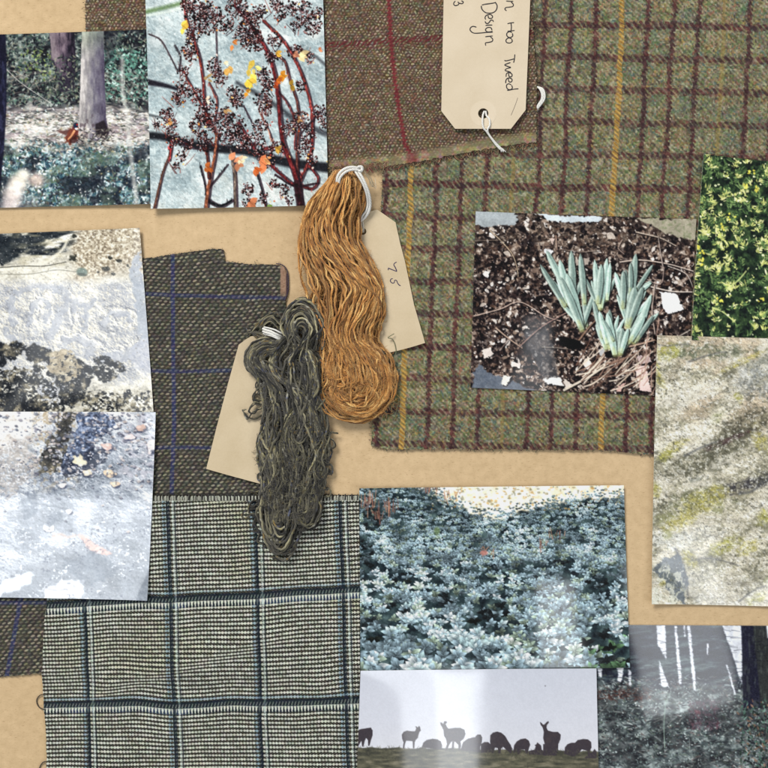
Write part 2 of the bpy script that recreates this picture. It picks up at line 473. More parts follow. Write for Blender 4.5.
# --- charcoal tweed with blue lines
def charcoal_fn(X, Y):
    wx = (fbm(X / 45, Y / 45, 221, 3) - .5) * 5; wy = (fbm(X / 45, Y / 45, 225, 3) - .5) * 6
    x = X + wx; y = Y + wy + (X - 200) * .02
    v = y / 3.4; r = np.floor(v); fv = v - r - .5
    u = x / 5.7 + .5 * np.mod(r, 2) + .015 * r; c = np.floor(u); fu = u - c - .5
    rnd = cellrand(c, r, 231); rnd2 = cellrand(c, r, 233)
    d = np.sqrt(((fu * 5.7 * .93 - fv * 3.4 * .45) / 2.35) ** 2 + ((fv * 3.4 * .93 + fu * 5.7 * .36) / 1.08) ** 2)
    l = sst(1.2, .6, d)
    g1 = vn(X / 1.3, Y / 1.3, 235)
    dark = mix(C(44, 44, 42), C(72, 68, 60), vn(X / 2.5, Y / 2.5, 237))
    light = mix(C(112, 108, 94), C(164, 156, 134), rnd)
    light = mix(light, np.broadcast_to(C(134, 130, 92), light.shape), (rnd2 > .8) * .4)
    xb = 173.5 + np.interp(Y, [250, 420, 490], [-1, 0, -2]) * 1.0
    xb2 = 20 - (Y - 600) * .18
    yb = [294 + (X - 145) * .03, 371 + (X - 170) * 0.0, 448 + 0 * X, 525 + 0 * X, 603 + 0 * X]
    mb = sst(2.6, 1.5, np.abs(X + wx * .3 - xb))
    mb = np.maximum(mb, sst(2.8, 1.7, np.abs(X - xb2)) * (Y > 540))
    for q in yb: mb = np.maximum(mb, sst(2.4, 1.4, np.abs(Y + wy * .3 - q)) * .85)
    dark = mix(dark, np.broadcast_to(C(44, 50, 92), dark.shape), mb * .85)
    light = mix(light, np.broadcast_to(C(104, 104, 126), light.shape), mb * .6)
    col = mix(dark, light, l * (.6 + .4 * rnd)) + (g1 - .5)[..., None] * .07 + specks(X, Y, 2, 241, .05)
    # pinkish lining at the turned corner
    ln = sst(279.5, 281, X) * sst(300, 290, Y)
    col = mix(col, np.broadcast_to(C(158, 126, 104), col.shape) + (g1 - .5)[..., None] * .1, ln * .95)
    col = mix(col, np.broadcast_to(C(60, 44, 52), col.shape), sst(285.6, 286.4, X) * (Y < 300) * .9)
    h = (l - .5) * .5 * (1 - ln) + (g1 - .5) * .4
    return col, h

# --- glen check
def glen_warp(X, Y):
    dY = (fbm(X / 60, Y / 60, 321, 2) - .5) * 5
    dX = (fbm(X / 60, Y / 60, 325, 2) - .5) * 3
    # slack cloth along the crease that runs up from the lower left
    yc = 696 - (X - 95) * .30
    cr = np.exp(-((Y - yc) / 15) ** 2) * sst(70, 110, X) * sst(330, 230, X)
    return dX, dY, cr, yc

def glen_fn(X, Y):
    dX, dY, cr, yc = glen_warp(X, Y)
    x = X + dX - (Y - 600) * .03
    b = -.05 * (X - 200) * sst(760, 600, Y) + 0.0
    bow = 3.0 * np.sin((X - 40) / 320 * np.pi)
    y = Y - (b + dY) + cr * 2.4 * np.tanh((Y - yc) / 7)
    y = y + np.where(Y < 700, 0, 0)
    P = 4.15; Q = 3.25
    ys = np.where(y > 655, 706.0, 599.0)
    e = y - ys
    xs = 88 + 86 * np.round((x - 88) / 86.0); dxs = x - xs
    v = y / P; r = np.floor(v); fv = v - r
    u = x / Q; c = np.floor(u); fu = u - c
    rnd = cellrand(c, r, 331); g1 = vn(X / 1.2, Y / 1.2, 335)
    bump = np.cos(2 * np.pi * (fu + .12 * np.mod(r, 2))) + (rnd - .5) * .5
    thr = .38 + .24 * bump
    l = sst(thr + .10, thr - .10, np.abs(fv - .36) * 2 - .02) 
    light = mix(C(190, 193, 178), C(224, 226, 212), rnd)
    light = mix(light, np.broadcast_to(C(196, 192, 150), light.shape), sst(.5, .8, fbm(X / 50, Y / 50, 337, 2)) * .35)
    dark = mix(C(22, 24, 22), C(42, 40, 34), g1)
    olive = sst(.2, .8, -bump) * sst(.32, .05, np.abs(fv - .86))
    dark = mix(dark, np.broadcast_to(C(104, 98, 78), dark.shape), olive * .6)
    col = mix(dark, light, l)
    tick = sst(-.1, .5, np.cos(2 * np.pi * (x / Q + y / P)))
    navy = np.broadcast_to(C(16, 28, 38), col.shape); mint = np.broadcast_to(C(214, 228, 220), col.shape)
    blue = np.broadcast_to(C(128, 158, 176), col.shape)
    # vertical guard stripes
    col = mix(col, blue, sst(-9.5, -8.5, dxs) * sst(-5, -5.6, dxs) * l * .7)
    col = mix(col, navy, sst(-5.3, -4.6, dxs) * sst(-.9, -1.6, dxs) * (1 - .45 * tick * l))
    col = mix(col, mint, sst(.8, 1.3, dxs) * sst(3.3, 2.7, dxs) * (.5 + .3 * l))
    col = mix(col, navy, sst(3.2, 3.7, dxs) * sst(5.0, 4.5, dxs) * .65)
    # horizontal guard stripes
    vt = np.cos(2 * np.pi * x / Q)
    col = mix(col, blue, sst(-9, -8.3, e) * sst(-6, -6.6, e) * (.1 + .45 * l))
    tk = sst(.3, .8, np.cos(2 * np.pi * (x / Q + e / 9.0))) * sst(2.6, 1.2, np.abs(e + 1.2))
    col = mix(col, mix(navy, np.broadcast_to(C(150, 160, 150), col.shape), tk * .75), sst(-5.6, -4.8, e) * sst(1.6, .9, e) * .97)
    comb = sst(-.5 , .5, vt - (4.6 - e) * .33)
    bandm = sst(1.0, 1.7, e) * sst(7.6, 6.9, e)
    nv2 = mix(navy, np.broadcast_to(C(44, 62, 92), col.shape), sst(.5, .8, vn(X / 20, Y / 20, 341)) * .8)
    col = mix(col, mix(np.broadcast_to(C(218, 222, 208), col.shape), nv2, sst(-.2, .4, -vt - .9 + (e - 1) * .32)), bandm)
    ms = sst(.8, 1.3, dxs) * sst(3.3, 2.7, dxs)
    col = mix(col, mint, ms * bandm * .9); col = mix(col, mint, ms * sst(-5.6, -4.8, e) * sst(1.6, .9, e) * .30)
    col = mix(col, navy, sst(-5.3, -4.6, dxs) * sst(-.9, -1.6, dxs) * bandm * .6)
    # raw top edge: weft pulled out, warp ends stand alone
    top = Y - 495.0
    fr = sst(5.8, 5.2, top)
    ends = sst(.1, .7, np.cos(2 * np.pi * x / Q * .98)) * sst(.3, 1.2, top)
    col = mix(col, mix(np.broadcast_to(C(40, 38, 34), col.shape), np.broadcast_to(C(204, 206, 190), col.shape), ends), fr)
    col = col + (g1 - .5)[..., None] * .07 + specks(X, Y, 2.2, 345, .04)
    h = (l - .5) * .26 + .08 * bump + (g1 - .5) * .22
    h = h * (1 - fr) + fr * (ends - .6) * .8
    return col, h

def z_und(X, Y, seed, amp, sc):
    return (fbm(X / sc, Y / sc, seed, 3) - .5) * 2 * amp

K = cloth('tweed_swatch', [(384, -18), (383, 160), (381, 215), (376, 330), (371.5, 446), (392, 449.5), (470, 449), (600, 450), (655, 455), (700, 457), (790, 460), (790, -18)],
          1.7, green_fn, lambda X, Y: 1.5 + z_und(X, Y, 401, .35, 70), 1.3,
          'sage green tweed cloth with burgundy check and mustard yellow stripes, under the daffodil print')
L = cloth('tweed_swatch', [(85, -18), (85, 176)] + [(x, float(bottom_brown(x))) for x in (329, 350, 365, 380, 400, 415, 440, 470, 485, 500, 520)] + [(536, 143), (537, 90), (533, 30), (531, -18)],
          1.9, brown_fn, lambda X, Y: 1.4 + 1.7 * sst(360, 405, X) + z_und(X, Y, 405, .25, 60) * sst(335, 380, X), 1.2,
          'brown tweed cloth with crimson overcheck and frayed bottom edge, under the largest tag', edge_noise=1.2)
Mq = cloth('tweed_swatch', [(-18, 254), (144, 258.5), (177, 253.5), (214, 248.6), (223, 249.5), (225, 261), (248, 264), (279, 264.3), (284, 267), (287, 274), (287.5, 292), (285.5, 302), (287, 400), (290, 500), (288, 640), (160, 665), (44, 673.5), (0, 677), (-18, 678)],
          1.8, charcoal_fn, lambda X, Y: 1.2 + 0.15 * z_und(X, Y, 409, 1, 70) + 1.0 * sst(-5, 5, 40 - np.hypot(X - 205, Y - 262)) * .25, 1.0,
          'charcoal tweed cloth with thin blue lines and a stepped top edge', edge_noise=.7)
def glen_z(X, Y):
    dX, dY, cr, yc = glen_warp(X, Y)
    over = sst(308, 286, X) * sst(690, 668, Y)
    return 1.25 + 1.35 * over + cr * 1.1 + z_und(X, Y, 413, .45, 50) * sst(500, 530, Y) * .8
N = cloth('tweed_swatch', [(47, 600), (44, 630), (42, 680), (43.5, 710), (46, 740), (46, 790), (359.5, 790), (359.5, 700), (360.5, 600), (359, 540), (359, 495.5), (250, 494.5), (120, 494.5), (60, 496)],
          1.9, glen_fn, glen_z, 1.0,
          'black and cream glen check wool with navy windowpane lines and a fringed top edge', edge_noise=.45)

# loose fibres: frayed edges
rs = np.random.RandomState(5)
def fray(parent, edge_pts, n, lmin, lmax, pal, z, dirang, spread=.9, inset=2, rad=.28):
    T = Tubes(); E = spline([(a, b) for a, b in edge_pts], 2.0)
    for i in range(n):
        k = rs.randint(len(E)); x, y = E[k]
        a = dirang + rs.randn() * spread; Ln = rs.uniform(lmin, lmax)
        x += rs.uniform(-2, 2); y += rs.uniform(-2, 2)
        x -= math.cos(dirang) * inset * rs.rand() * 2; y -= math.sin(dirang) * inset * rs.rand() * 2
        P = []
        cur = rs.uniform(-.5, .5)
        for t in np.linspace(0, 1, 6):
            P.append((x, y, z / MM * 0 + z * MM / S * (1 - .35 * t) + rs.rand() * .5)); x += math.cos(a) * Ln / 5; y += math.sin(a) * Ln / 5; a += cur
        c = C(*pal[rs.randint(len(pal))]) * rs.uniform(.85, 1.15)
        T.add(spline(P, .9), rad * rs.uniform(.7, 1.3), c, sides=4, taper=2)
    return T.build('frayed_edge', M_YARN, parent)
fray(L, [(331, 170), (380, 166), (415, 162), (470, 151), (500, 147), (535, 142)], 900, 3, 9, [(150, 122, 86), (120, 104, 70), (104, 78, 56), (160, 110, 74), (120, 120, 84), (132, 52, 50), (176, 156, 120)], 2.6, math.pi / 2)
fray(L, [(537, 5), (537, 60), (537, 140)], 160, 2, 5, [(104, 84, 60), (70, 48, 40), (132, 112, 84)], 2.8, 0)
fray(L, [(85, 2), (85, 28)], 40, 2, 4, [(104, 84, 60), (80, 60, 44)], 1.3, math.pi)
fray(K, [(372, 446), (392, 449), (470, 449), (600, 450), (652, 455)], 420, 1.5, 4.5, [(120, 120, 90), (140, 130, 96), (84, 42, 42), (104, 110, 88), (78, 58, 48)], 1.2, math.pi / 2)
fray(K, [(383, 165), (381, 212)], 60, 1.5, 4, [(120, 120, 90), (140, 130, 96), (84, 42, 42)], 1.2, math.pi)
fray(K, [(375, 370), (371.5, 444)], 90, 1.5, 5, [(120, 130, 100), (140, 130, 96), (84, 42, 42)], 1.2, math.pi)
fray(Mq, [(146, 258), (214, 249), (223, 250)], 60, 1, 3, [(70, 66, 58), (50, 48, 46), (120, 112, 92)], 1.2, -math.pi / 2)
fray(Mq, [(226, 261), (280, 264)], 40, 1, 3, [(70, 66, 58), (50, 48, 46), (120, 112, 92)], 1.2, -math.pi / 2)
fray(Mq, [(2, 676), (43, 673)], 40, 1, 3.5, [(70, 66, 58), (90, 60, 48), (120, 112, 92)], 1.0, math.pi / 2)
def fringe():
    T = Tubes()
    for i in range(64):
        x = 152 + i * 3.25 + rs.uniform(-.4, .4)
        z = glen_z(np.array([x]), np.array([497.0]))[0] * MM / S
        y1 = 496.2 + rs.uniform(-.7, .9)
        T.add(spline([(x, 501, z + .4), (x + rs.uniform(-.3, .3), 497.5, z + .5), (x + rs.uniform(-.4, .4), y1, z + .1)], .8), .5, C(196, 198, 182) * rs.uniform(.85, 1.05), sides=6, ply=2, pitch=2.5)
        if i % 2: T.add(spline([(x + 1.6, 500, z), (x + 1.6 + rs.uniform(-.5, .5), 495.5, z + .3), (x + 1.5, 494.3, z - .3)], .8), .6, C(46, 44, 40), sides=5)
    T.build('fringe', M_YARN, N)
fringe()
def thread(parent, pts, col, rad=.55, name='loose_thread'):
    T = Tubes(); T.add(spline(pts, .7), rad, C(*col), sides=6, ply=2, pitch=2.2); T.build(name, M_YARN, parent)
thread(N, [(45, 695, 2.4), (40, 695.5, 1.6), (36.3, 699.5, 1), (36.2, 704, 1), (39, 708.3, 1.3), (45, 710, 2.6)], (70, 60, 46))
thread(N, [(46, 762, 2.3), (42.5, 763, 1.5), (39.5, 767, 1), (38.5, 773, 1), (46, 779, 2.4)], (66, 58, 46))
thread(Mq, [(276, 263.6, 2.4), (281.5, 264.6, 2.6), (285.8, 268, 2.4), (287.9, 275, 1.8), (288, 290, 1.6), (285, 300, 2.2)], (58, 42, 66))
# ------------------------------------------------------------------ photo prints
def photo_print(quad, pic, zc, label, dens=1.75, wave=.14, seed=0, lift=.6):
    """quad TL,TR,BR,BL in layout units; zc heights in mm at those corners"""
    q = np.array(quad, float)
    w = max(np.linalg.norm(q[1] - q[0]), np.linalg.norm(q[2] - q[3])); h = max(np.linalg.norm(q[3] - q[0]), np.linalg.norm(q[2] - q[1]))
    U, V = np.meshgrid(np.linspace(0, 1, int(w * dens)), np.linspace(0, 1, int(h * dens)))
    def bil(a): return (a[0] * (1 - U) + a[1] * U) * (1 - V) + (a[3] * (1 - U) + a[2] * U) * V
    X = bil(q[:, 0]); Y = bil(q[:, 1]); Z = bil(np.array(zc, float))
    Z = Z + (fbm(X / 90, Y / 90, 500 + seed, 2) - .5) * wave
    # paper memory: corners lift a little
    cr = np.maximum(np.abs(U - .5), 0) * 2 * np.maximum(np.abs(V - .5), 0) * 2
    Z = Z + cr ** 3 * lift
    col = pic.sample(X, Y)
    cx, cy = q[:, 0].mean(), q[:, 1].mean()
    keep = np.ones((X.shape[0] - 1, X.shape[1] - 1), bool)
    o = grid_sheet('photo_print', X, Y, Z * MM, col, keep, .0003, M_PRINT, None, (226, 226, 222), ((cx - CX) * S, (CY - cy) * S, 0.0))
    tag_obj(o, label, 'photo print', 'photo prints laid on the board')
    return o

def foliage_scatter(p, n, x0, y0, x1, y1, pal, Lr, Wr, angs=(0, 6.283), a=.9, field=None):
    rs = p.rs
    for _ in range(n):
        x = rs.uniform(x0, x1); y = rs.uniform(y0, y1)
        if field is not None and rs.rand() > field(x, y): continue
        c = np.array(pal[rs.randint(len(pal))]) * rs.uniform(.8, 1.2)
        p.leaf(x, y, rs.uniform(*Lr), rs.uniform(*Wr), rs.uniform(*angs), tuple(np.clip(c, 0, 255)), a)

# --- woodland with a pheasant
def pic_wood():
    p = Pic(-22, 25, 156, 212, (58, 66, 74), 2, 11); rs = p.rs; X, Y = p.X, p.Y
    p.I = p.grad(p.n(5, 3.5, 1) * 1.5 - .25, [(0, (22, 24, 34)), (.4, (58, 66, 70)), (.65, (104, 118, 112)), (1, (176, 186, 180))])
    Yn = Y + (p.n(18, 12, 25, 3) - .5) * 30
    low = sst(138, 162, Yn)
    p.over(low * .8, p.grad(p.n(4, 3, 5) * 1.7 - .35, [(0, (24, 40, 60)), (.35, (60, 84, 92)), (.6, (104, 130, 134)), (1, (190, 206, 210))]))
    mid = sst(98, 116, Yn) * sst(158, 138, Yn)
    p.over(mid * .9, p.grad(p.n(9, 2.6, 9) * 1.7 - .35, [(0, (52, 56, 62)), (.4, (128, 126, 128)), (.65, (190, 182, 174)), (1, (232, 226, 214))]))
    p.over(sst(.52, .7, p.n(16, 10, 13, 3)) * sst(120, 100, Y) * .75, (24, 22, 32))
    foliage_scatter(p, 2100, -20, 33, 152, 105, [(70, 96, 84), (96, 120, 100), (34, 40, 46), (120, 120, 104), (52, 72, 74), (26, 26, 36), (150, 160, 150)], (2, 5), (.8, 2))
    foliage_scatter(p, 500, 98, 50, 152, 100, [(96, 150, 132), (70, 120, 108), (160, 190, 180), (30, 40, 44)], (2, 5), (1, 2.5))
    foliage_scatter(p, 90, 20, 50, 75, 80, [(140, 158, 90), (110, 130, 70)], (2, 5), (1, 2.5), a=.8)
    for _ in range(150):
        x, y = rs.uniform(-5, 150), rs.uniform(70, 112); a = rs.uniform(-.9, .9); l = rs.uniform(8, 24)
        p.stroke([(x, y), (x + l * math.cos(a) * .5, y + l * math.sin(a) * .5 - 2), (x + l * math.cos(a), y + l * math.sin(a))], .7, .4, tuple(rs.choice([110, 150, 180, 96]) * np.array([1, .9, .84])), .6)
    p.stroke([(3, 66), (20, 82), (40, 96), (52, 104)], .9, .6, (190, 186, 180), .8)
    foliage_scatter(p, 1800, -20, 112, 152, 152, [(220, 214, 202), (176, 168, 160), (96, 110, 92), (60, 66, 62), (236, 232, 226), (120, 96, 84)], (2, 6), (.7, 1.6), (-.5, .5), .8)
    foliage_scatter(p, 3300, -20, 143, 152, 208, [(70, 108, 116), (110, 150, 156), (36, 56, 76), (160, 186, 190), (90, 116, 90), (40, 44, 58), (206, 216, 220), (96, 90, 84), (52, 92, 110)], (2, 6), (1, 2.6), a=.85)
    p.over(sst(.52, .7, p.n(16, 6, 27, 3)) * sst(104, 116, Y) * sst(170, 140, Y) * .6, (232, 228, 220))
    for _ in range(26):
        x = rs.uniform(6, 130); y = rs.uniform(106, 150); p.stroke([(x, y), (x + rs.uniform(8, 22), y + rs.uniform(-5, 3))], .8, .4, (238, 230, 222), .55)
    p.over(sst(.50, .66, p.n(16, 10, 29, 3)) * sst(125, 160, Y) * .72, (30, 34, 46))
    p.over(sst(.52, .68, p.n(18, 9, 39, 3)) * sst(140, 160, Y) * .5, (92, 112, 96))
    p.over(sst(.52, .7, p.n(14, 5, 49, 3)) * sst(104, 116, Y) * sst(150, 135, Y) * .5, (168, 148, 158))
    foliage_scatter(p, 500, -20, 105, 152, 206, [(206, 214, 214), (236, 234, 226), (150, 176, 176), (160, 150, 110)], (1.5, 4), (.6, 1.5), a=.8)
    # trunks
    p.poly([(49, 30), (74, 30), (75.5, 55), (74, 90), (60, 92), (52, 60)], (52, 46, 62), .96, 3)
    p.poly([(50, 30), (69, 30), (66, 50), (62, 60), (51, 60)], (120, 106, 116), .9, 3)
    p.poly([(104, 30), (119, 30), (112, 60), (104, 70)], (40, 40, 50), .5, 4)
    t2 = inpoly(X, Y, [(49, 30), (74, 30), (75.5, 55), (72, 74), (60, 76), (52, 56)])
    p.over(t2 * .85, p.grad((X - 49) / 26 + (p.n(1.8, 7, 18) - .5) * 1.1, [(0, (140, 126, 132)), (.4, (112, 96, 108)), (.75, (60, 50, 66)), (1, (34, 30, 44))]))
    foliage_scatter(p, 160, 44, 56, 78, 96, [(84, 100, 84), (34, 36, 44), (60, 72, 70), (130, 134, 112)], (2, 5), (.8, 2))
    p.poly([(82, 28), (103.5, 28), (104.5, 80), (106, 118), (109, 134), (96, 141), (84, 137), (78, 133), (80, 90)], (122, 116, 122), 1, 2)
    tr = inpoly(X, Y, [(82, 28), (103.5, 28), (104.5, 80), (106, 118), (109, 134), (96, 141), (84, 137), (78, 133), (80, 90)])
    g = p.grad((X - 80) / 26 + (p.n(2, 9, 17) - .5) * .7, [(0, (196, 190, 186)), (.25, (150, 146, 146)), (.6, (112, 108, 122)), (1, (72, 64, 90))])
    p.over(tr * .9, g)
    p.over(tr * sst(60, 30, Y) * .35, (122, 150, 110))
    p.poly([(95, 124), (104, 120), (109, 132), (104, 139), (96, 136)], (46, 38, 44), .95, 2)
    p.over(tr * sst(.55, .7, p.n(3, 5, 19)) * sst(100, 130, Y) * .6, (70, 52, 62))
    p.poly([(-22, 33), (5.5, 33), (6.5, 75), (6, 110), (3.5, 150), (0, 185), (-22, 190)], (30, 30, 52), 1, 2)
    p.over(inpoly(X, Y, [(-22, 33), (5, 33), (6, 75), (3, 150), (-22, 190)]) * sst(.5, .7, p.n(3, 9, 23)) * .5, (66, 70, 104))
    # pheasant
    p.ell(72, 135.5, 8.6, 5.6, -.7, (124, 62, 46), 1, .25, 2.5); p.ell(75, 130, 3.4, 5, -.2, (112, 50, 44), 1, .3); p.ell(74, 139, 3.6, 4.4, .2, (70, 34, 34), .8, .5, 2)
    p.poly([(56, 130), (63, 130.5), (70, 129), (66, 135), (60, 133)], (104, 66, 62), .9, 2)
    p.stroke([(74, 131), (71, 136), (68, 139)], 2.2, 1.4, (222, 150, 100), 1)
    p.ell(75.5, 125.5, 2.2, 3.0, .3, (34, 44, 70), 1); p.ell(76.3, 128.6, 1.7, 1.0, 0, (232, 232, 236), 1); p.ell(77, 124.5, 1, .9, 0, (170, 30, 30), 1)
    # pale stick and blurred seed heads near the lens
    p.stroke([(122, 58), (122.5, 90), (127, 115), (130, 150), (134, 180), (137, 203)], 3.4, 4.6, (196, 196, 190), .62, soft=3)
    for (x, y, r, c, a) in ((13, 193, 10, (226, 212, 204), .9), (18, 182, 9, (236, 224, 206), .9), (23, 174, 6, (238, 230, 212), .85), (36, 180, 8, (214, 186, 172), .75), (10, 205, 9, (220, 204, 200), .8), (30, 206, 9, (150, 140, 140), .4)):
        p.ell(x, y, r, r * .9, 0, c, a, soft=.9)
    foliage_scatter(p, 240, 76, 128, 112, 150, [(210, 200, 186), (80, 84, 76), (150, 140, 126), (50, 44, 50)], (2, 5), (.6, 1.4), (-.9, .9), .8)
    return p.finish(1.32, .78, .4, .07, .05)

# --- red twigs with dark berries
def pic_twigs():
    p = Pic(144, -27, 330, 212, (168, 182, 186), 2.2, 12); rs = p.rs; X, Y = p.X, p.Y
    p.I = p.grad(p.n(26, 20, 1) * .8 + p.n(2.5, 2.2, 4, 3) * .45 - .1, [(0, (110, 126, 132)), (.35, (154, 170, 174)), (.6, (184, 196, 197)), (1, (224, 228, 226))])
    p.over(sst(.55, .75, p.n(18, 15, 9)) * sst(170, 200, Y + X * .1) * .5, (206, 208, 200))
    p.I = p.I * (1 + np.clip(p.relief(fbm(X / 3, Y / 3, 44, 4, .65) * 2.2), -.5, .5) * .17)[..., None]
    def Z(x, y): return (140 + x / 3.49, y / 3.49)
    def zs(l): return [Z(*a) for a in l]
    # cracks between the stones
    p.stroke(zs([(-10, 470), (90, 480), (180, 505), (280, 520), (380, 530), (480, 560), (560, 575), (680, 590)]), 7, 10, (34, 34, 40), .9, soft=3)
    p.stroke(zs([(30, 288), (90, 300), (130, 312)]), 6, 3, (40, 36, 46), .9, soft=2)
    p.stroke(zs([(20, 400), (60, 408), (120, 420)]), 2.5, 1.5, (70, 76, 80), .8, soft=2)
    p.stroke(zs([(340, 290), (460, 360), (560, 430), (680, 480)]), 4, 6, (60, 62, 68), .75, soft=3)
    p.stroke(zs([(540, 170), (600, 190), (650, 230)]), 3, 3, (60, 60, 66), .6, soft=2)
    p.stroke(zs([(20, 45), (90, 28), (160, 10)]), 4, 4, (104, 132, 84), .8, soft=3)
    p.stroke(zs([(0, 62), (90, 45), (170, 25)]), 2, 2, (206, 216, 206), .8, soft=2)
    p.ell(*Z(440, 120), 9, 7, 0, (232, 234, 232), .6, 1); p.ell(*Z(610, 110), 8, 9, 0, (228, 228, 222), .6, 1); p.ell(*Z(60, 140), 8, 7, 0, (210, 216, 216), .6, 1)
    for _ in range(900):
        p.ell(rs.uniform(144, 330), rs.uniform(-25, 210), rs.uniform(.3, .9), rs.uniform(.3, .9), 0, (120, 134, 140) if rs.rand() < .6 else (226, 230, 228), .5)
    red, red2, brn = (112, 46, 48), (134, 62, 58), (112, 70, 56)
    for pts, w0, w1, c in (
        ([(30, 120), (70, 140), (100, 190), (130, 250)], .9, .7, (90, 84, 84)), ([(120, 160), (140, 200), (135, 250)], 1.6, .7, (70, 74, 76)),
        ([(265, 100), (268, 200), (275, 270)], .8, .6, (80, 70, 78)), ([(360, 370), (385, 420), (400, 450)], .9, .6, (60, 52, 60)),
        ([(320, 530), (330, 620), (333, 725)], 3.6, 4.4, (110, 96, 86)), ([(408, 600), (425, 660), (440, 725)], 1.8, 2.6, (44, 46, 50)),
        ([(210, 580), (225, 640), (232, 690)], 1.6, 2, (40, 40, 46)), ([(240, 655), (270, 620), (305, 575)], 1.7, 1.3, (60, 58, 62)), ([(235, 700), (280, 720), (320, 700)], 4, 3, (36, 40, 44)),
        ([(600, 400), (600, 500), (585, 570), (558, 640)], 3.6, 3, red2), ([(590, 580), (622, 625), (600, 660), (540, 640)], 2.6, 3, (110, 50, 50)),
        ([(345, 430), (400, 520), (470, 590), (540, 650)], 2.6, 3.2, red), ([(430, 520), (490, 520), (530, 570), (560, 620)], 4.2, 3, (140, 66, 66)),
        ([(440, 190), (500, 210), (525, 290), (548, 360), (555, 440), (548, 540), (550, 640)], 2, 3.6, (110, 66, 60)),
        ([(420, 400), (450, 460), (470, 520)], 1.4, 1.4, (170, 110, 90)), ([(480, 320), (520, 370), (540, 440), (540, 520)], 1.6, 2, (120, 60, 60)),
        ([(330, 20), (385, 90), (440, 175), (468, 250), (482, 340), (490, 430), (500, 500), (530, 580), (552, 650), (560, 720)], 3.4, 6.5, red),
        ([(430, 75), (500, 145), (548, 225), (578, 300), (598, 380), (602, 420)], 2.8, 3.6, red2),
        ([(150, -40), (160, 60), (182, 125), (208, 205), (220, 290), (226, 380), (236, 440)], 2.6, 3.2, red2),
        ([(150, 250), (200, 340), (245, 425), (268, 480)], 1.6, 2.4, (150, 74, 64)), ([(240, 290), (268, 350), (260, 420)], 1.6, 2, (150, 84, 74)),
        ([(268, 470), (262, 540), (250, 600), (240, 660), (230, 727)], 3.4, 5.2, (140, 88, 66)), ([(225, 470), (235, 550), (240, 620)], 2.6, 3.4, (90, 50, 44)),
        ([(108, 480), (102, 540), (78, 610), (52, 728)], 1.6, 3.4, (104, 74, 62)), ([(100, 520), (112, 500), (104, 560)], 2, 2, (170, 66, 66)),
        ([(160, 500), (200, 520), (240, 500)], 1.2, 1, (60, 50, 60)), ([(600, 500), (560, 470), (640, 380)], 1, 1, (70, 50, 56)),
        ([(546, 640), (556, 700), (560, 725)], 7, 8.5, (60, 34, 40)), ([(470, 610), (540, 650), (620, 640)], 1.6, 1.2, (50, 34, 40)),
    ):
        p.stroke([(a + .9, b + .3) for a, b in zs(pts)], w0 + .8, w1 + .8, (52, 34, 44), .75)
        w0 *= .58; w1 *= .60
        jp = spline(zs(pts), 4.0); jp = jp + rs.randn(*jp.shape) * .35
        p.stroke([tuple(q) for q in jp], w0, w1, c, 1)
        for q in jp:
            for _ in range(2):
                f = rs.uniform(.5, 1.8); p.ell(q[0] + rs.randn() * w0 * .22 - .2, q[1] + rs.randn() * 1.6, w0 * .22 + .2, rs.uniform(.8, 2.2), rs.uniform(-.3, .3), tuple(np.clip(np.array(c) * f + (10 if f > 1 else 0), 0, 255)), .6, .6)
    # berry clusters on side twigs
    cl = [(190, 40, 40), (230, 80, 42), (190, 110, 30), (270, 55, 26), (170, 15, 26), (340, 30, 40), (390, 60, 36), (300, 90, 28), (360, 130, 32), (420, 40, 24), (470, 20, 22), (520, 30, 28), (570, 40, 36), (600, 90, 34), (620, 50, 22), (545, 90, 20), (180, 190, 26), (260, 230, 26), (280, 270, 26), (150, 250, 20),
          (330, 330, 30), (340, 350, 26), (230, 380, 40), (190, 330, 26), (135, 340, 26), (150, 300, 22), (95, 400, 24), (105, 440, 26), (115, 490, 26), (145, 545, 20), (165, 500, 24), (210, 440, 36), (230, 500, 32), (270, 430, 34), (300, 400, 26), (330, 440, 40), (350, 490, 34), (300, 480, 30), (400, 500, 38), (430, 350, 32), (440, 380, 26), (450, 300, 26), (430, 260, 26), (380, 110, 40),
          (400, 150, 34), (470, 140, 26), (460, 200, 24), (540, 180, 26), (590, 200, 18), (560, 420, 30), (520, 450, 26), (590, 470, 26), (630, 390, 26), (575, 520, 30), (480, 520, 28), (440, 560, 30), (375, 660, 22), (380, 710, 22), (430, 690, 20), (500, 660, 22), (470, 640, 18), (640, 430, 20), (560, 300, 18), (600, 560, 22), (420, 440, 26), (60, 430, 14), (130, 580, 14), (180, 150, 20), (160, 180, 16), (240, 30, 26), (490, 60, 20), (520, 700, 16)]
    for _ in range(190):
        c0 = cl[rs.randint(len(cl))]; zx, zy = c0[0] + rs.randn() * 8, c0[1] + c0[2] * .8 + rs.uniform(0, 20); a = rs.uniform(-2.4, -.7); l = rs.uniform(14, 60)
        p.stroke(zs([(zx, zy), (zx + l * .5 * math.cos(a) + rs.randn() * 4, zy + l * .5 * math.sin(a)), (zx + l * math.cos(a), zy + l * math.sin(a))]), .8, .4, [(92, 46, 46), (60, 44, 50), (130, 80, 70), (150, 70, 60)][rs.randint(4)], .85)
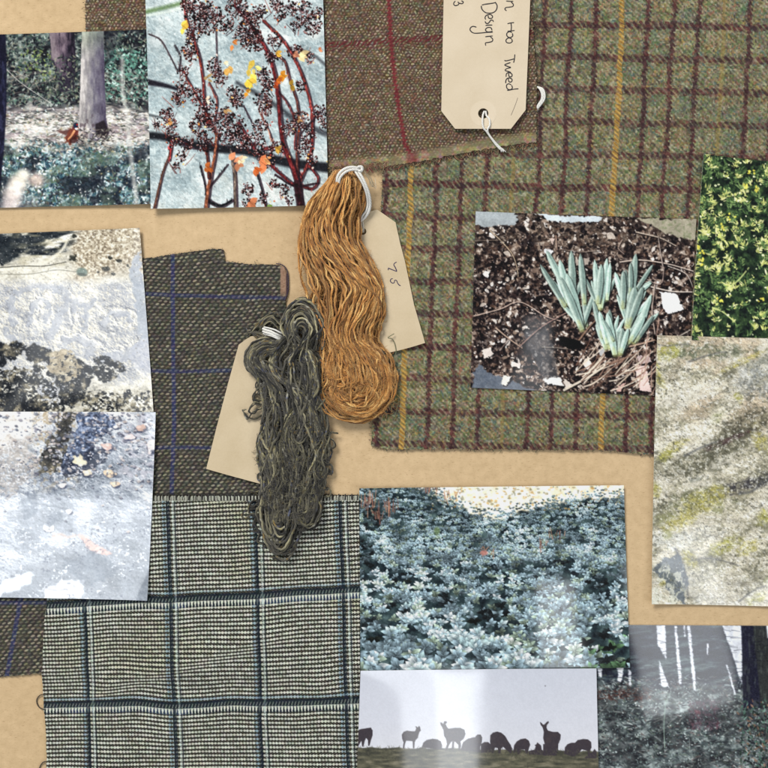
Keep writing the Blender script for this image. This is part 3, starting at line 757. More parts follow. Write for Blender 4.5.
    for (zx, zy, zr) in cl:
        x, y = Z(zx, zy); r = zr / 3.49
        for _ in range(int(r * 1.1)):
            a = rs.uniform(0, 6.28); d = r * rs.uniform(.3, 1)
            p.stroke([(x, y), (x + math.cos(a) * d * .5 + rs.randn(), y + math.sin(a) * d * .5), (x + math.cos(a) * d, y + math.sin(a) * d)], .6, .5, (96, 50, 56) if rs.rand() < .6 else (54, 40, 50), .9)
        for _ in range(int(r * r * .85)):
            a = rs.uniform(0, 6.28); d = r * math.sqrt(rs.rand()) * 1.05
            bx, by = x + math.cos(a) * d, y + math.sin(a) * d
            b = rs.uniform(.7, 1.35)
            c = [(40, 30, 34), (54, 36, 38), (92, 52, 50), (30, 28, 32)][rs.randint(4)]
            p.ell(bx, by, b, b * rs.uniform(.7, 1), rs.rand() * 3, c, 1, .3)
            if rs.rand() < .5: p.ell(bx - b * .35, by - b * .4, b * .6, b * .5, 0, (196, 160, 156) if rs.rand() < .7 else (226, 220, 226), .9, .5)
    for (zx, zy, r, c) in ((155, 95, 5, (228, 190, 80)), (330, 150, 3.8, (206, 130, 70)), (312, 240, 5.5, (226, 176, 96)), (395, 250, 6.5, (240, 206, 90)), (385, 285, 6, (236, 196, 76)), (410, 240, 4, (250, 226, 130)), (375, 320, 3, (220, 150, 50)),
                           (500, 265, 5.5, (236, 158, 50)), (490, 285, 4, (214, 120, 50)), (566, 185, 5.5, (240, 214, 160)), (545, 190, 4, (206, 140, 110)), (340, 570, 6, (226, 150, 110)), (350, 560, 4, (250, 210, 170)), (432, 572, 6.5, (214, 128, 84)), (405, 590, 5, (196, 104, 56)), (440, 560, 3.5, (240, 170, 110)),
                           (530, 300, 4, (190, 150, 60)), (392, 712, 6, (206, 130, 90)), (235, 582, 4.5, (206, 116, 60)), (482, 190, 3.4, (222, 170, 70)), (240, 275, 3.4, (190, 160, 110)), (300, 385, 3.5, (200, 160, 110)), (480, 520, 4, (190, 150, 70)), (235, 350, 2.8, (236, 206, 180)), (105, 425, 3, (210, 150, 90)), (560, 420, 2.5, (206, 160, 110)), (455, 715, 3, (130, 160, 80)), (628, 172, 2.5, (220, 140, 100)), (295, 222, 3, (250, 230, 190)), (475, 300, 3, (190, 90, 50))):
        x, y = Z(zx, zy)
        for _ in range(4):
            p.leaf(x + rs.randn() * r * .3 - r * .4, y + rs.randn() * r * .3, r * rs.uniform(1.1, 1.8), r * rs.uniform(.7, 1.1), rs.uniform(-1.2, 1.9), tuple(np.clip(np.array(c) * rs.uniform(.82, 1.12), 0, 255)), .95)
        p.stroke([(x - r * .4, y - r * .3), (x + r * .5, y + r * .4)], .5, .4, tuple(np.array(c) * .6), .7)
    for _ in range(90):
        zx, zy, zr = cl[rs.randint(len(cl))]; x, y = Z(zx + rs.randn() * zr, zy + rs.randn() * zr); c = [(226, 150, 70), (206, 104, 60), (240, 200, 120), (176, 70, 60), (236, 214, 200)][rs.randint(5)]
        p.leaf(x, y, rs.uniform(1.4, 3.4), rs.uniform(.9, 2.0), rs.rand() * 6.28, c, .9)
    return p.finish(1.36, .86, .2, .09, .0)

# --- beach with tyre-like prints in pale sand
def pic_beach():
    p = Pic(-22, 222, 160, 430, (214, 210, 196), 2.2, 13); rs = p.rs; X, Y = p.X, p.Y
    p.I = p.grad(p.n(14, 8, 1) * .7 + p.n(2.2, 1.8, 5, 3) * .6 - .15, [(0, (150, 148, 140)), (.35, (200, 196, 182)), (.6, (228, 225, 212)), (1, (250, 249, 242))])
    gr = sst(62, 80, X + (p.n(14, 14, 7) - .5) * 30) * sst(285, 268, Y + (p.n(20, 20, 9) - .5) * 26)
    p.over(gr * .85, p.grad(p.n(1.9, 1.5, 11, 2) * 1.5 - .25, [(0, (110, 96, 80)), (.4, (176, 162, 138)), (.7, (216, 206, 184)), (1, (244, 240, 224))]))
    # tide water, top left
    yb = 262 - X * .18
    wat = sst(2, -3, Y - yb - (p.n(18, 6, 13) - .5) * 16) * sst(82, 66, X + (Y - 240) * .4)
    p.over(wat, p.grad(p.n(16, 3.5, 15, ang=-12) * 1.9 - .45, [(0, (30, 38, 46)), (.4, (58, 64, 70)), (.62, (130, 132, 128)), (.85, (232, 228, 214)), (1, (250, 250, 244))]))
    p.patchy([(-22, 236), (40, 233), (60, 236), (34, 249), (18, 254), (6, 261), (-22, 266)], [(0, (26, 34, 42)), (1, (76, 82, 86))], .95, 8, 5, .3)
    p.stroke([(-10, 270), (20, 268), (45, 262), (62, 250), (68, 238)], 3, 3, (236, 232, 216), .85, soft=2)
    p.stroke([(0, 267.5), (24, 266), (44, 266), (66, 262)], .9, .9, (66, 66, 60), .85); p.stroke([(0, 274), (30, 274), (56, 270), (78, 272)], .8, .8, (110, 108, 96), .6)
    p.over(sst(270, 262, Y) * sst(5, 25, X) * sst(75, 60, X) * sst(.45, .7, p.n(12, 4, 17)) * .5, (188, 180, 150))
    # trodden sand: a height field of tread ridges lit low from the upper right
    hp = Pic(-22, 222, 160, 430, (128, 128, 128), 2.2, 3)
    lo, hi = (70, 70, 70), (190, 190, 190)
    for pts, w, c in (([(14, 322), (11, 304), (20, 292), (34, 286), (50, 285)], 6, lo), ([(18, 330), (24, 314), (30, 302), (42, 296)], 3.5, hi), ([(30, 326), (32, 308), (42, 301), (50, 308), (44, 322)], 4, lo), ([(36, 320), (38, 310), (43, 308)], 3, hi), ([(50, 336), (58, 320), (66, 306)], 8, lo), ([(60, 340), (70, 324), (72, 308)], 3, hi),
                      ([(52, 286), (56, 292)], 4, lo), ([(60, 289), (63, 296)], 4, lo), ([(67, 293), (69, 301)], 4, lo), ([(74, 300), (76, 310)], 5, lo), ([(83, 304), (86, 318), (84, 332)], 4, lo), ([(78, 312), (78, 326)], 3, hi),
                      ([(98, 322), (104, 312), (116, 308), (128, 308), (136, 314)], 3.5, hi), ([(104, 324), (114, 314), (126, 314), (130, 320)], 5, lo), ([(108, 334), (120, 330), (132, 320)], 4, hi), ([(140, 312), (144, 324), (138, 338)], 6, lo), ([(112, 318), (120, 324)], 3, hi),
                      ([(62, 336), (78, 334), (96, 342), (104, 346)], 3, hi), ([(66, 342), (80, 340), (94, 348), (88, 356)], 7, lo), ([(92, 362), (104, 350), (120, 352)], 3, hi), ([(104, 358), (124, 356), (140, 346), (150, 336)], 9, lo), ([(118, 346), (134, 342), (144, 332)], 3, hi), ([(110, 368), (128, 366), (146, 356)], 3, hi), ([(4, 330), (18, 342), (40, 344)], 4, lo), ([(96, 300), (88, 308)], 3, lo), ([(24, 344), (44, 336)], 4, hi)):
        hp.stroke(pts, w, w * .8, c, .85, soft=2.5)
    hp.blur(7)
    wxx = (fbm(X / 7, Y / 7, 221, 3) - .5) * 9 + (fbm(X / 2.2, Y / 2.2, 223, 3) - .5) * 3.4; wyy = (fbm(X / 7, Y / 7, 225, 3) - .5) * 9 + (fbm(X / 2.2, Y / 2.2, 227, 3) - .5) * 3.4
    hp.I = hp.sample(X + wxx, Y + wyy)
    H = (hp.I[..., 0] - .5) * 8 + fbm(X / 9, Y / 8, 201, 5, .62) * 6.5
    rl = p.relief(H, .75, -.65)
    zone = sst(276, 288, Y) * sst(392, 374, Y + (p.n(14, 14, 208) - .5) * 20)
    base = p.grad(.45 + rl * .44 + (fbm(X / 22, Y / 14, 207, 3) - .5) * .5, [(0, (140, 144, 154)), (.28, (176, 180, 188)), (.48, (208, 206, 200)), (.62, (236, 231, 216)), (.8, (252, 249, 238))])
    p.over(zone * .92, base)
    hol = sst(.50, .40, hp.I[..., 0] + (fbm(X / 4, Y / 4, 210, 3) - .5) * .22)
    p.over(hol * zone * .85, p.grad(fbm(X / 5, Y / 4, 209, 3) * 1.5 - .25, [(0, (166, 172, 184)), (1, (200, 203, 208))]))
    p.patchy([(131, 262), (139, 250), (146, 300), (154, 344), (140, 340), (136, 310), (131, 282)], [(0, (164, 172, 184)), (1, (184, 190, 198))], .95, 5, 4, .3)
    p.patchy([(126, 350), (152, 334), (154, 374), (138, 372)], [(0, (174, 180, 196)), (1, (206, 208, 214))], .7, 6, 4, .4)
    p.patchy([(38, 384), (58, 380), (72, 396), (58, 408), (38, 398)], [(0, (178, 184, 198)), (1, (216, 216, 220))], .8, 6, 4, .4)
    weed = [(0, (20, 24, 32)), (.5, (46, 50, 56)), (.68, (84, 82, 76)), (.85, (150, 142, 122)), (1, (196, 188, 166))]
    for k, (pts, th) in enumerate((([(-22, 348), (10, 343), (26, 347), (18, 360), (4, 366), (-22, 370)], .34), ([(26, 350), (42, 343), (54, 350), (48, 362), (34, 366), (26, 358)], .36), ([(44, 360), (62, 354), (86, 362), (96, 376), (86, 392), (72, 404), (60, 386), (48, 374)], .44), ([(-22, 368), (10, 366), (44, 366), (44, 384), (-22, 388)], .54),
                  ([(-22, 388), (8, 394), (26, 392), (24, 408), (0, 414), (-22, 416)], .38), ([(58, 384), (76, 388), (74, 404), (60, 404)], .38), ([(20, 402), (42, 400), (50, 414), (18, 416)], .42), ([(90, 360), (112, 358), (128, 370), (110, 382), (92, 378)], .5), ([(-22, 380), (60, 380), (60, 414), (-22, 414)], .60), ([(80, 392), (150, 392), (154, 414), (80, 414)], .64))):
        p.patchy(pts, weed, .95, 8, 2.4, th, 3, k)
    p.patchy([(46, 352), (70, 348), (84, 366), (70, 384), (50, 372)], [(0, (150, 136, 112)), (1, (236, 226, 200))], .95, 8, 2.6, .50, 3, 31)
    p.over(sst(.56, .74, p.n(2.6, 2.2, 27, 2)) * sst(385, 398, Y) * sst(60, 90, X) * .7, (150, 142, 118))
    for (x, y, r) in ((73, 258, 4), (110, 258, 2), (119, 261, 2.4), (106, 269, 3.2), (113, 274, 2.6), (128, 266, 2), (98, 272, 1.5), (74, 236, 2.5)):
        p.ell(x, y, r, r * .8, .3, (52, 54, 50), .9, .5, 2)
    p.ell(82, 272, 5.5, 4.2, .2, (126, 142, 134), 1, .4); p.ell(82, 274.5, 5, 1.6, .1, (70, 76, 70), .6, .6)
    for _ in range(2600):
        x, y = rs.uniform(-20, 158), rs.uniform(225, 425); p.ell(x, y, rs.uniform(.3, .8), rs.uniform(.3, .6), 0, (90, 84, 74) if rs.rand() < .35 else (252, 250, 244), .4)
    return p.finish(1.2, .9, .14, .08, .0)

# --- wet shore with pebbles
def pic_shore():
    p = Pic(-22, 405, 160, 604, (176, 186, 204), 2.2, 14); rs = p.rs; X, Y = p.X, p.Y
    H = fbm(X / 16, Y / 10, 301, 3) * 7 + fbm(X / 4.5, Y / 3.2, 305, 4, .62) * 3.4
    rl = p.relief(H, .6, -.8)
    p.I = p.grad(.50 + rl * (.34 - .16 * sst(470, 520, Y)) + (p.n(30, 18, 1, 3) - .5) * .7, [(0, (96, 104, 116)), (.3, (134, 143, 155)), (.55, (164, 172, 184)), (.75, (204, 210, 216)), (1, (242, 244, 246))])
    p.over(sst(515, 600, Y + (X - 80) * .3) * .5, (122, 130, 140))
    # bright sand, top left
    snd = sst(40, -20, (Y - 412) + (X - 62) * .35 + (p.n(22, 22, 7) - .5) * 60)
    p.over(snd, p.grad(p.n(7, 4, 9) * 1.3 - .15, [(0, (188, 180, 170)), (.5, (232, 228, 222)), (1, (252, 250, 248))]))
    p.over(sst(.48, .66, p.n(3, 3, 10, 3)) * sst(85, 70, X) * sst(25, 45, X) * sst(500, 470, Y) * .7, (170, 148, 112))
    p.patchy([(56, 412), (80, 414), (70, 436), (72, 452), (60, 472), (40, 476), (46, 446), (58, 432)], [(0, (36, 38, 42)), (.6, (84, 82, 76)), (1, (176, 160, 126))], .95, 9, 3, .36)
    p.patchy([(-10, 440), (30, 436), (40, 470), (10, 500), (-10, 480)], [(0, (130, 122, 120)), (1, (206, 196, 184))], .6, 9, 2.2, .54, 3, 7)
    dk = inpoly(X + (p.n(8, 8, 61) - .5) * 12, Y + (p.n(8, 8, 63) - .5) * 12, [(80, 411), (112, 413), (118, 425), (98, 440), (96, 455), (80, 470), (60, 474), (66, 452), (76, 432)])
    p.over(dk * .9, p.grad(p.n(3, 2.5, 15, 3) * 1.5 - .3, [(0, (32, 38, 54)), (.4, (74, 88, 118)), (.7, (130, 146, 178)), (1, (214, 220, 232))]))
    p.poly([(90, 448), (112, 450), (104, 462), (92, 474), (66, 476), (60, 466), (78, 458)], (50, 56, 72), .7, 3, 6)
    p.over(sst(110, 130, X) * sst(500, 470, Y) * sst(.4, .7, p.n(6, 4, 17)) * .6, (190, 186, 196))
    for _ in range(420):
        x = rs.uniform(50, 156) if rs.rand() < .75 else rs.uniform(-10, 60); y = 412 + abs(rs.randn()) * 38
        if y > 600: continue
        r = rs.uniform(.7, 2.4)
        c = [(206, 194, 188), (150, 146, 156), (226, 222, 224), (92, 92, 106), (190, 176, 168), (130, 136, 148)][rs.randint(6)]
        p.ell(x + .5, y + .8, r, r * .6, .2, (46, 54, 76), .55, .6); p.ell(x, y, r, r * .6, rs.uniform(-.5, .5), c, .75, .6, 1.2)
    for (x, y, rx, ry, an, c) in ((80, 461, 6.5, 4.8, .6, (216, 206, 178)), (110, 473, 6.5, 3.4, .1, (222, 196, 168)), (108, 446, 6, 3.4, .2, (206, 176, 168)), (141, 428, 5, 3.4, 0, (198, 168, 156)), (116, 484, 4.5, 3, 0, (220, 196, 172)), (88, 473, 5, 3, -.2, (214, 200, 180)),
                                  (152, 446, 5, 7, 0, (216, 206, 206)), (116, 427, 3, 2, 0, (226, 220, 224)), (63, 485, 4, 2.4, 0, (214, 206, 206)), (49, 528, 5, 3, 0, (226, 226, 224)), (70, 511, 3, 2.4, 0, (220, 214, 214)), (130, 437, 6, 2.4, -.2, (206, 190, 190))):
        p.ell(x + .8, y + 1.4, rx, ry, an, (50, 58, 84), .7, .5); p.ell(x, y, rx, ry, an, c, 1, .25, 3); p.ell(x - rx * .2, y - ry * .3, rx * .5, ry * .4, an, tuple(min(255, v + 26) for v in c), .7, .6)
    # orange leaf
    p.poly([(78, 534), (84, 535), (94, 542), (104, 548), (113, 553), (108, 555), (98, 553), (90, 550)], (220, 178, 166), .8, 2, 2)
    p.stroke([(54, 536), (62, 534), (68, 537), (76, 535)], 3, 2, (204, 176, 160), .6, soft=2)
    p.poly([(-22, 596), (2, 582), (18, 574), (38, 572), (28, 584), (10, 592), (-4, 600)], (222, 230, 240), .75, 4, 6)
    p.poly([(44, 592), (54, 584), (72, 579), (84, 580), (86, 590), (80, 598), (46, 600)], (226, 228, 236), .85, 3, 5)
    p.stroke([(46, 588), (60, 590), (76, 586)], 1.4, 1, (150, 150, 164), .6, soft=1.5)
    for pts in ([(20, 500), (36, 490), (40, 510), (26, 520)], [(46, 516), (60, 512), (64, 522), (48, 526)], [(60, 565), (92, 548), (120, 570), (90, 588)]): p.poly(pts, (104, 116, 132), .5, 4, 7)
    p.over(sst(.6, .8, p.n(2.4, 1.8, 31, 2)) * sst(.45, .6, p.n(20, 14, 33)) * .7, (226, 230, 238))
    p.over(sst(.60, .8, p.n(2.2, 1.8, 35, 2)) * sst(.45, .62, p.n(16, 14, 37)) * .55, (84, 92, 112))
    return p.finish(1.32, .8, .2, .1, .055)

# --- daffodil shoots in soil
def pic_daff():
    p = Pic(466, 206, 702, 402, (58, 46, 44), 2.4, 15); rs = p.rs; X, Y = p.X, p.Y
    p.I = p.grad(p.n(3.6, 3.2, 1, 4) * 1.6 - .35, [(0, (18, 14, 18)), (.38, (50, 40, 40)), (.55, (92, 76, 68)), (.72, (148, 130, 118)), (1, (216, 204, 192))])
    p.over(sst(262, 232, Y) * .5, p.grad(p.n(3, 2.4, 7, 3) * 1.5 - .3, [(0, (50, 42, 38)), (.5, (112, 98, 84)), (1, (196, 184, 166))]))
    p.over(sst(.5, .64, p.n(28, 22, 9, 2)) * .45, (26, 20, 24))
    for _ in range(5200):
        x, y = rs.uniform(468, 700), rs.uniform(208, 400); r = abs(rs.randn()) * .95 + .4
        c = [(196, 184, 172), (128, 108, 96), (228, 220, 212), (96, 74, 62), (28, 22, 26), (84, 66, 58), (150, 130, 114), (60, 46, 44)][rs.randint(8)]
        if rs.rand() < .34: c = (24, 18, 22)
        p.leaf(x, y, r * rs.uniform(2, 3.2), r * rs.uniform(1.1, 2), rs.rand() * 6.28, c, .85)
        if r > 1.2: p.leaf(x, y - .2, r * 1.3, r * .7, rs.rand() * 6.28, tuple(min(255, v + 34) for v in c), .7)
    p.over(sst(480, 470, X + (Y - 390) * .2 + 0) * 0, (0, 0, 0))
    # slate and stone along the top
    p.poly([(474, 210), (520, 213), (515, 224), (496, 227), (474, 226)], (166, 174, 178), .95, 1, 5)
    p.poly([(534, 213), (560, 216), (604, 217), (598, 222.5), (570, 222), (548, 220)], (196, 206, 212), 1, 1, 3)
    p.poly([(636, 218), (700, 219), (700, 238), (684, 239), (664, 232), (648, 224)], (166, 160, 140), .95, 1, 5)
    p.over(inpoly(X, Y, [(636, 218), (700, 219), (700, 239), (684, 239), (664, 232)]) * sst(.5, .7, p.n(3, 3, 15)) * .6, (120, 130, 96))
    p.poly([(470, 392), (472, 372), (480, 362), (490, 374), (510, 378), (530, 388), (540, 394)], (104, 114, 128), .9, 2, 6)  # veil of glare on the print's lower left, painted in as blue-grey
    p.poly([(524, 330), (548, 330), (556, 360), (560, 380), (546, 384), (536, 362), (526, 345)], (92, 94, 98), .55, 4, 5)  # faint band of reflected light, painted into the picture as grey
    # stones and debris
    for (pts, c) in (([(660, 292), (676, 293), (684, 310), (668, 314), (663, 308)], (240, 238, 234)), ([(482, 350), (490, 347), (494, 354), (484, 359)], (216, 206, 198)), ([(543, 379), (560, 377), (564, 386), (548, 384)], (236, 232, 226)), ([(510, 362), (520, 363), (520, 368), (512, 367)], (222, 210, 204)), ([(484, 271), (490, 272), (488, 278), (483, 276)], (226, 220, 216)),
                     ([(583, 362), (588, 356), (592, 366), (588, 372)], (218, 206, 198)), ([(634, 364), (646, 366), (651, 392), (640, 390)], (216, 192, 186)), ([(626, 382), (620, 392), (612, 390)], (206, 170, 160)), ([(598, 350), (604, 348), (606, 355), (600, 356)], (190, 190, 190)), ([(636, 356), (648, 355), (652, 362), (640, 364)], (190, 170, 168)), ([(545, 248), (553, 250), (551, 256), (544, 253)], (214, 214, 216)), ([(504, 376), (512, 376), (506, 386), (501, 384)], (226, 220, 210)),
                     ([(563, 378), (572, 384), (566, 390)], (206, 196, 186)), ([(549, 238), (554, 239), (553, 246)], (196, 176, 166)), ([(574, 260), (590, 258), (588, 265), (576, 266)], (170, 156, 146)), ([(600, 270), (612, 272), (610, 280)], (150, 134, 124))):
        p.poly([(a + 1, b + 1.5) for a, b in pts], (16, 12, 16), .7, 2, 2); p.poly(pts, c, 1, 0, 2)
    for pts, w, c in (([(490, 231), (500, 240), (512, 254), (517, 268), (518, 276)], 1.1, (186, 166, 140)), ([(556, 236), (557, 250)], 1, (180, 150, 132)), ([(474, 316), (500, 309), (520, 302), (545, 316), (560, 321)], 1.2, (190, 168, 154)), ([(496, 328), (508, 338), (522, 348)], 1.6, (176, 152, 134)), ([(520, 346), (540, 328), (560, 316), (576, 308)], 1.1, (160, 130, 120)),
                      ([(564, 390), (590, 376), (610, 362)], 2.4, (216, 204, 186)), ([(579, 340), (590, 326), (600, 316)], 1.5, (150, 120, 100)), ([(620, 262), (640, 260), (668, 264), (696, 272)], 1.3, (206, 190, 176)), ([(640, 284), (670, 291), (692, 292)], 1.4, (216, 204, 192)), ([(636, 232), (660, 238), (676, 246)], 1.2, (190, 176, 160)), ([(622, 240), (618, 248), (624, 254)], 1, (170, 150, 138)),
                      ([(655, 282), (652, 310), (655, 334)], 1.6, (180, 162, 150)), ([(663, 268), (660, 250), (658, 236)], 1.2, (176, 160, 150)), ([(668, 266), (686, 274), (694, 290)], 1, (190, 180, 170)), ([(640, 276), (660, 284), (664, 268)], 1, (170, 150, 140)), ([(622, 348), (640, 344), (654, 340)], 1.8, (190, 160, 140)), ([(676, 338), (690, 330)], 1.3, (190, 180, 168)),
                      ([(500, 350), (508, 340)], .9, (150, 130, 120)), ([(474, 241), (500, 240)], .8, (130, 116, 104)), ([(600, 250), (580, 252), (560, 249)], .8, (140, 126, 116)), ([(542, 347), (560, 348), (576, 350)], .8, (150, 140, 130))):
        p.stroke([(a + .8, b + 1.2) for a, b in pts], w, w, (18, 14, 18), .6); p.stroke(pts, w, w * .7, c, .95)
    for _ in range(46):
        x, y = rs.uniform(575, 640), rs.uniform(362, 394); a = rs.uniform(-1.1, -.2); l = rs.uniform(14, 44)
        p.stroke([(x, y), (x + l * math.cos(a) * .5, y + l * math.sin(a) * .5 + 1.5), (x + l * math.cos(a), y + l * math.sin(a))], 1.3, .8, [(206, 190, 170), (150, 120, 104), (222, 208, 190), (112, 84, 72)][rs.randint(4)], .9)
    for _ in range(14):
        x, y = rs.uniform(640, 664), rs.uniform(300, 372); p.stroke([(x, y), (x - rs.uniform(0, 14), y + rs.uniform(10, 34))], 1.1, .9, (176, 144, 130), .9)
    p.poly([(558, 336), (576, 338), (586, 346), (574, 350), (562, 347)], (12, 10, 14), .95, 2, 3); p.poly([(604, 352), (614, 350), (616, 358), (606, 358)], (14, 12, 16), .9, 2)
    # leaves: (base x, base y, tip x, tip y, width)
    def Z(x, y): return (460 + x / 3.2, 200 + y / 3.2)
    lv = [(335, 340, 255, 205, 20), (345, 300, 275, 160, 24), (350, 330, 318, 190, 26), (362, 330, 355, 160, 26), (398, 330, 384, 170, 22), (388, 410, 340, 235, 34), (390, 415, 320, 245, 26), (445, 350, 430, 190, 22), (450, 345, 470, 185, 22), (440, 330, 452, 205, 24), (470, 320, 480, 200, 16), (525, 330, 495, 230, 20), (520, 345, 522, 225, 22), (545, 330, 562, 170, 26), (555, 300, 618, 205, 14), (545, 300, 545, 200, 16),
          (535, 405, 560, 275, 34), (540, 400, 585, 275, 24), (455, 440, 425, 320, 18), (470, 460, 445, 355, 20), (480, 465, 478, 350, 22), (495, 495, 470, 360, 26), (512, 490, 520, 410, 26), (515, 490, 538, 410, 18), (555, 455, 612, 300, 24), (545, 450, 590, 370, 24), (565, 450, 618, 368, 16), (490, 450, 455, 380, 14)]
    fan = []
    for (bx, by, n, sp, L0) in ((352, 335, 5, .55, 130), (392, 408, 4, .5, 150), (450, 345, 5, .5, 130), (528, 335, 6, .75, 130), (540, 400, 5, .5, 130), (478, 470, 6, .5, 110), (512, 492, 4, .5, 95), (556, 452, 5, .6, 130)):
        for k in range(n):
            a = -math.pi / 2 + (k / (n - 1) - .5) * 2 * sp * rs.uniform(.8, 1.1) + rs.randn() * .06 + (-.22 if bx < 400 else (.22 if bx > 520 else 0)); l = L0 * rs.uniform(.65, 1.0)
            fan.append((bx + rs.randn() * 7, by + rs.randn() * 5, bx + math.cos(a) * l, by + math.sin(a) * l, rs.uniform(11, 19)))
    lv = fan + lv
    for (bx, by, tx, ty, w) in lv:
        w *= .95
        b = Z(bx, by); t = Z(tx, ty); L = math.hypot(t[0] - b[0], t[1] - b[1]); an = math.atan2(t[1] - b[1], t[0] - b[0]); w = w / 3.2
        k = rs.uniform(.72, 1.14)
        nx, ny = -math.sin(an), math.cos(an)
        def side(s, f): return (b[0] + math.cos(an) * L * f + nx * w * s, b[1] + math.sin(an) * L * f + ny * w * s)
        full = [side(-.3, 0), side(-.42, .2), side(-.5, .55), side(-.40, .82), side(-.16, .95), side(.05, 1), side(.30, .88), side(.5, .55), side(.42, .2), side(.3, 0)]
        p.poly([(a + 1.3, c + 1) for a, c in full], (22, 26, 28), .7, 1)
        p.poly(full, tuple(np.array((178, 200, 190)) * k), 1)
        p.poly([side(0, 0), side(.02, .5), side(0, 1), side(.36, .85), side(.5, .55), side(.42, .2), side(.3, 0)], tuple(np.array((146, 172, 164)) * k), .8, 1)
        p.stroke([side(-.22, .1), side(-.28, .55), side(-.12, .92)], w * .25, w * .14, (208, 226, 214), .7, soft=1.2)
        p.stroke([side(0, 0), side(0, .16)], w * .6, w * .3, (190, 194, 130), .6, soft=3)
        p.stroke([side(.15, .15), side(.2, .5), side(.1, .85)], .5, .4, (90, 122, 116), .5)
    return p.finish(1.26, .9, .25, .09, .03)

# --- yellow-green gorse
def pic_gorse():
    p = Pic(686, 150, 794, 350, (30, 38, 32), 2.4, 16); rs = p.rs; X, Y = p.X, p.Y
    dens = lambda x, y: 1.0
    F = p.n(22, 20, 3, 3)
    p.I = p.grad(p.n(4, 4, 1) * 1.2 - .1, [(0, (14, 18, 24)), (.5, (34, 48, 36)), (1, (76, 100, 60))])
    dark = [(748, 255, 14, 26), (735, 310, 18, 22), (701, 322, 9, 14), (752, 300, 20, 12), (708, 245, 7, 8), (722, 205, 8, 6), (745, 335, 20, 8), (765, 215, 8, 14)]
    def ok(x, y):
        s = 1.0
        for (a, b, rx, ry) in dark:
            d = ((x - a) / rx) ** 2 + ((y - b) / ry) ** 2
            if d < 1: s = min(s, .12 + .4 * d)
        return s
    for _ in range(820):
        x, y = rs.uniform(688, 792), rs.uniform(152, 348)
        if rs.rand() > ok(x, y): continue
        bright = rs.rand(); a0 = rs.uniform(-2.6, -.5)
        hub = sst(0, 1, np.array(1 - math.hypot(x - 718, y - 240) / 55))
        pal = [(80, 106, 64), (112, 136, 84), (56, 78, 52)] if bright < .66 - .4 * hub else [(184, 188, 112), (216, 214, 150), (158, 166, 92)]
        n = rs.randint(5, 10); l = rs.uniform(3, 7.5)
        for k in range(n):
            c = np.array(pal[rs.randint(3)]) * rs.uniform(.85, 1.12)
            p.leaf(x + rs.randn() * 1.2, y + rs.randn() * 1.2, l * rs.uniform(.6, 1), rs.uniform(.8, 1.7), a0 + rs.uniform(-1.3, 1.3), tuple(np.clip(c, 0, 255)), .95)
    for (x, y) in ((747, 187), (751, 171), (721, 226), (728, 218), (697, 246), (703, 262), (718, 300), (756, 188), (699, 252), (761, 300)):
        for _ in range(4): p.leaf(x + rs.randn() * 1.5, y + rs.randn() * 1.5, rs.uniform(2.5, 4.5), rs.uniform(1.6, 2.6), rs.uniform(0, 6.28), tuple(np.array((214, 204, 84)) * rs.uniform(.85, 1.1)), .95)
    for pts in ([(712, 308), (722, 312), (734, 322)], [(726, 290), (738, 280), (748, 268)]): p.stroke(pts, 1.8, 1.2, (176, 186, 120), .9)
    for _ in range(260):
        p.ell(rs.uniform(688, 790), rs.uniform(152, 348), rs.uniform(.5, 1.5), rs.uniform(.5, 1.2), 0, (18, 22, 26) if rs.rand() < .7 else (232, 236, 190), .8)
    p.over(sst(702, 692, X - (Y - 150) * -.06) * sst(310, 322, Y) * .8, (34, 40, 52))
    return p.finish(1.35, .9, .35, .07, .09)

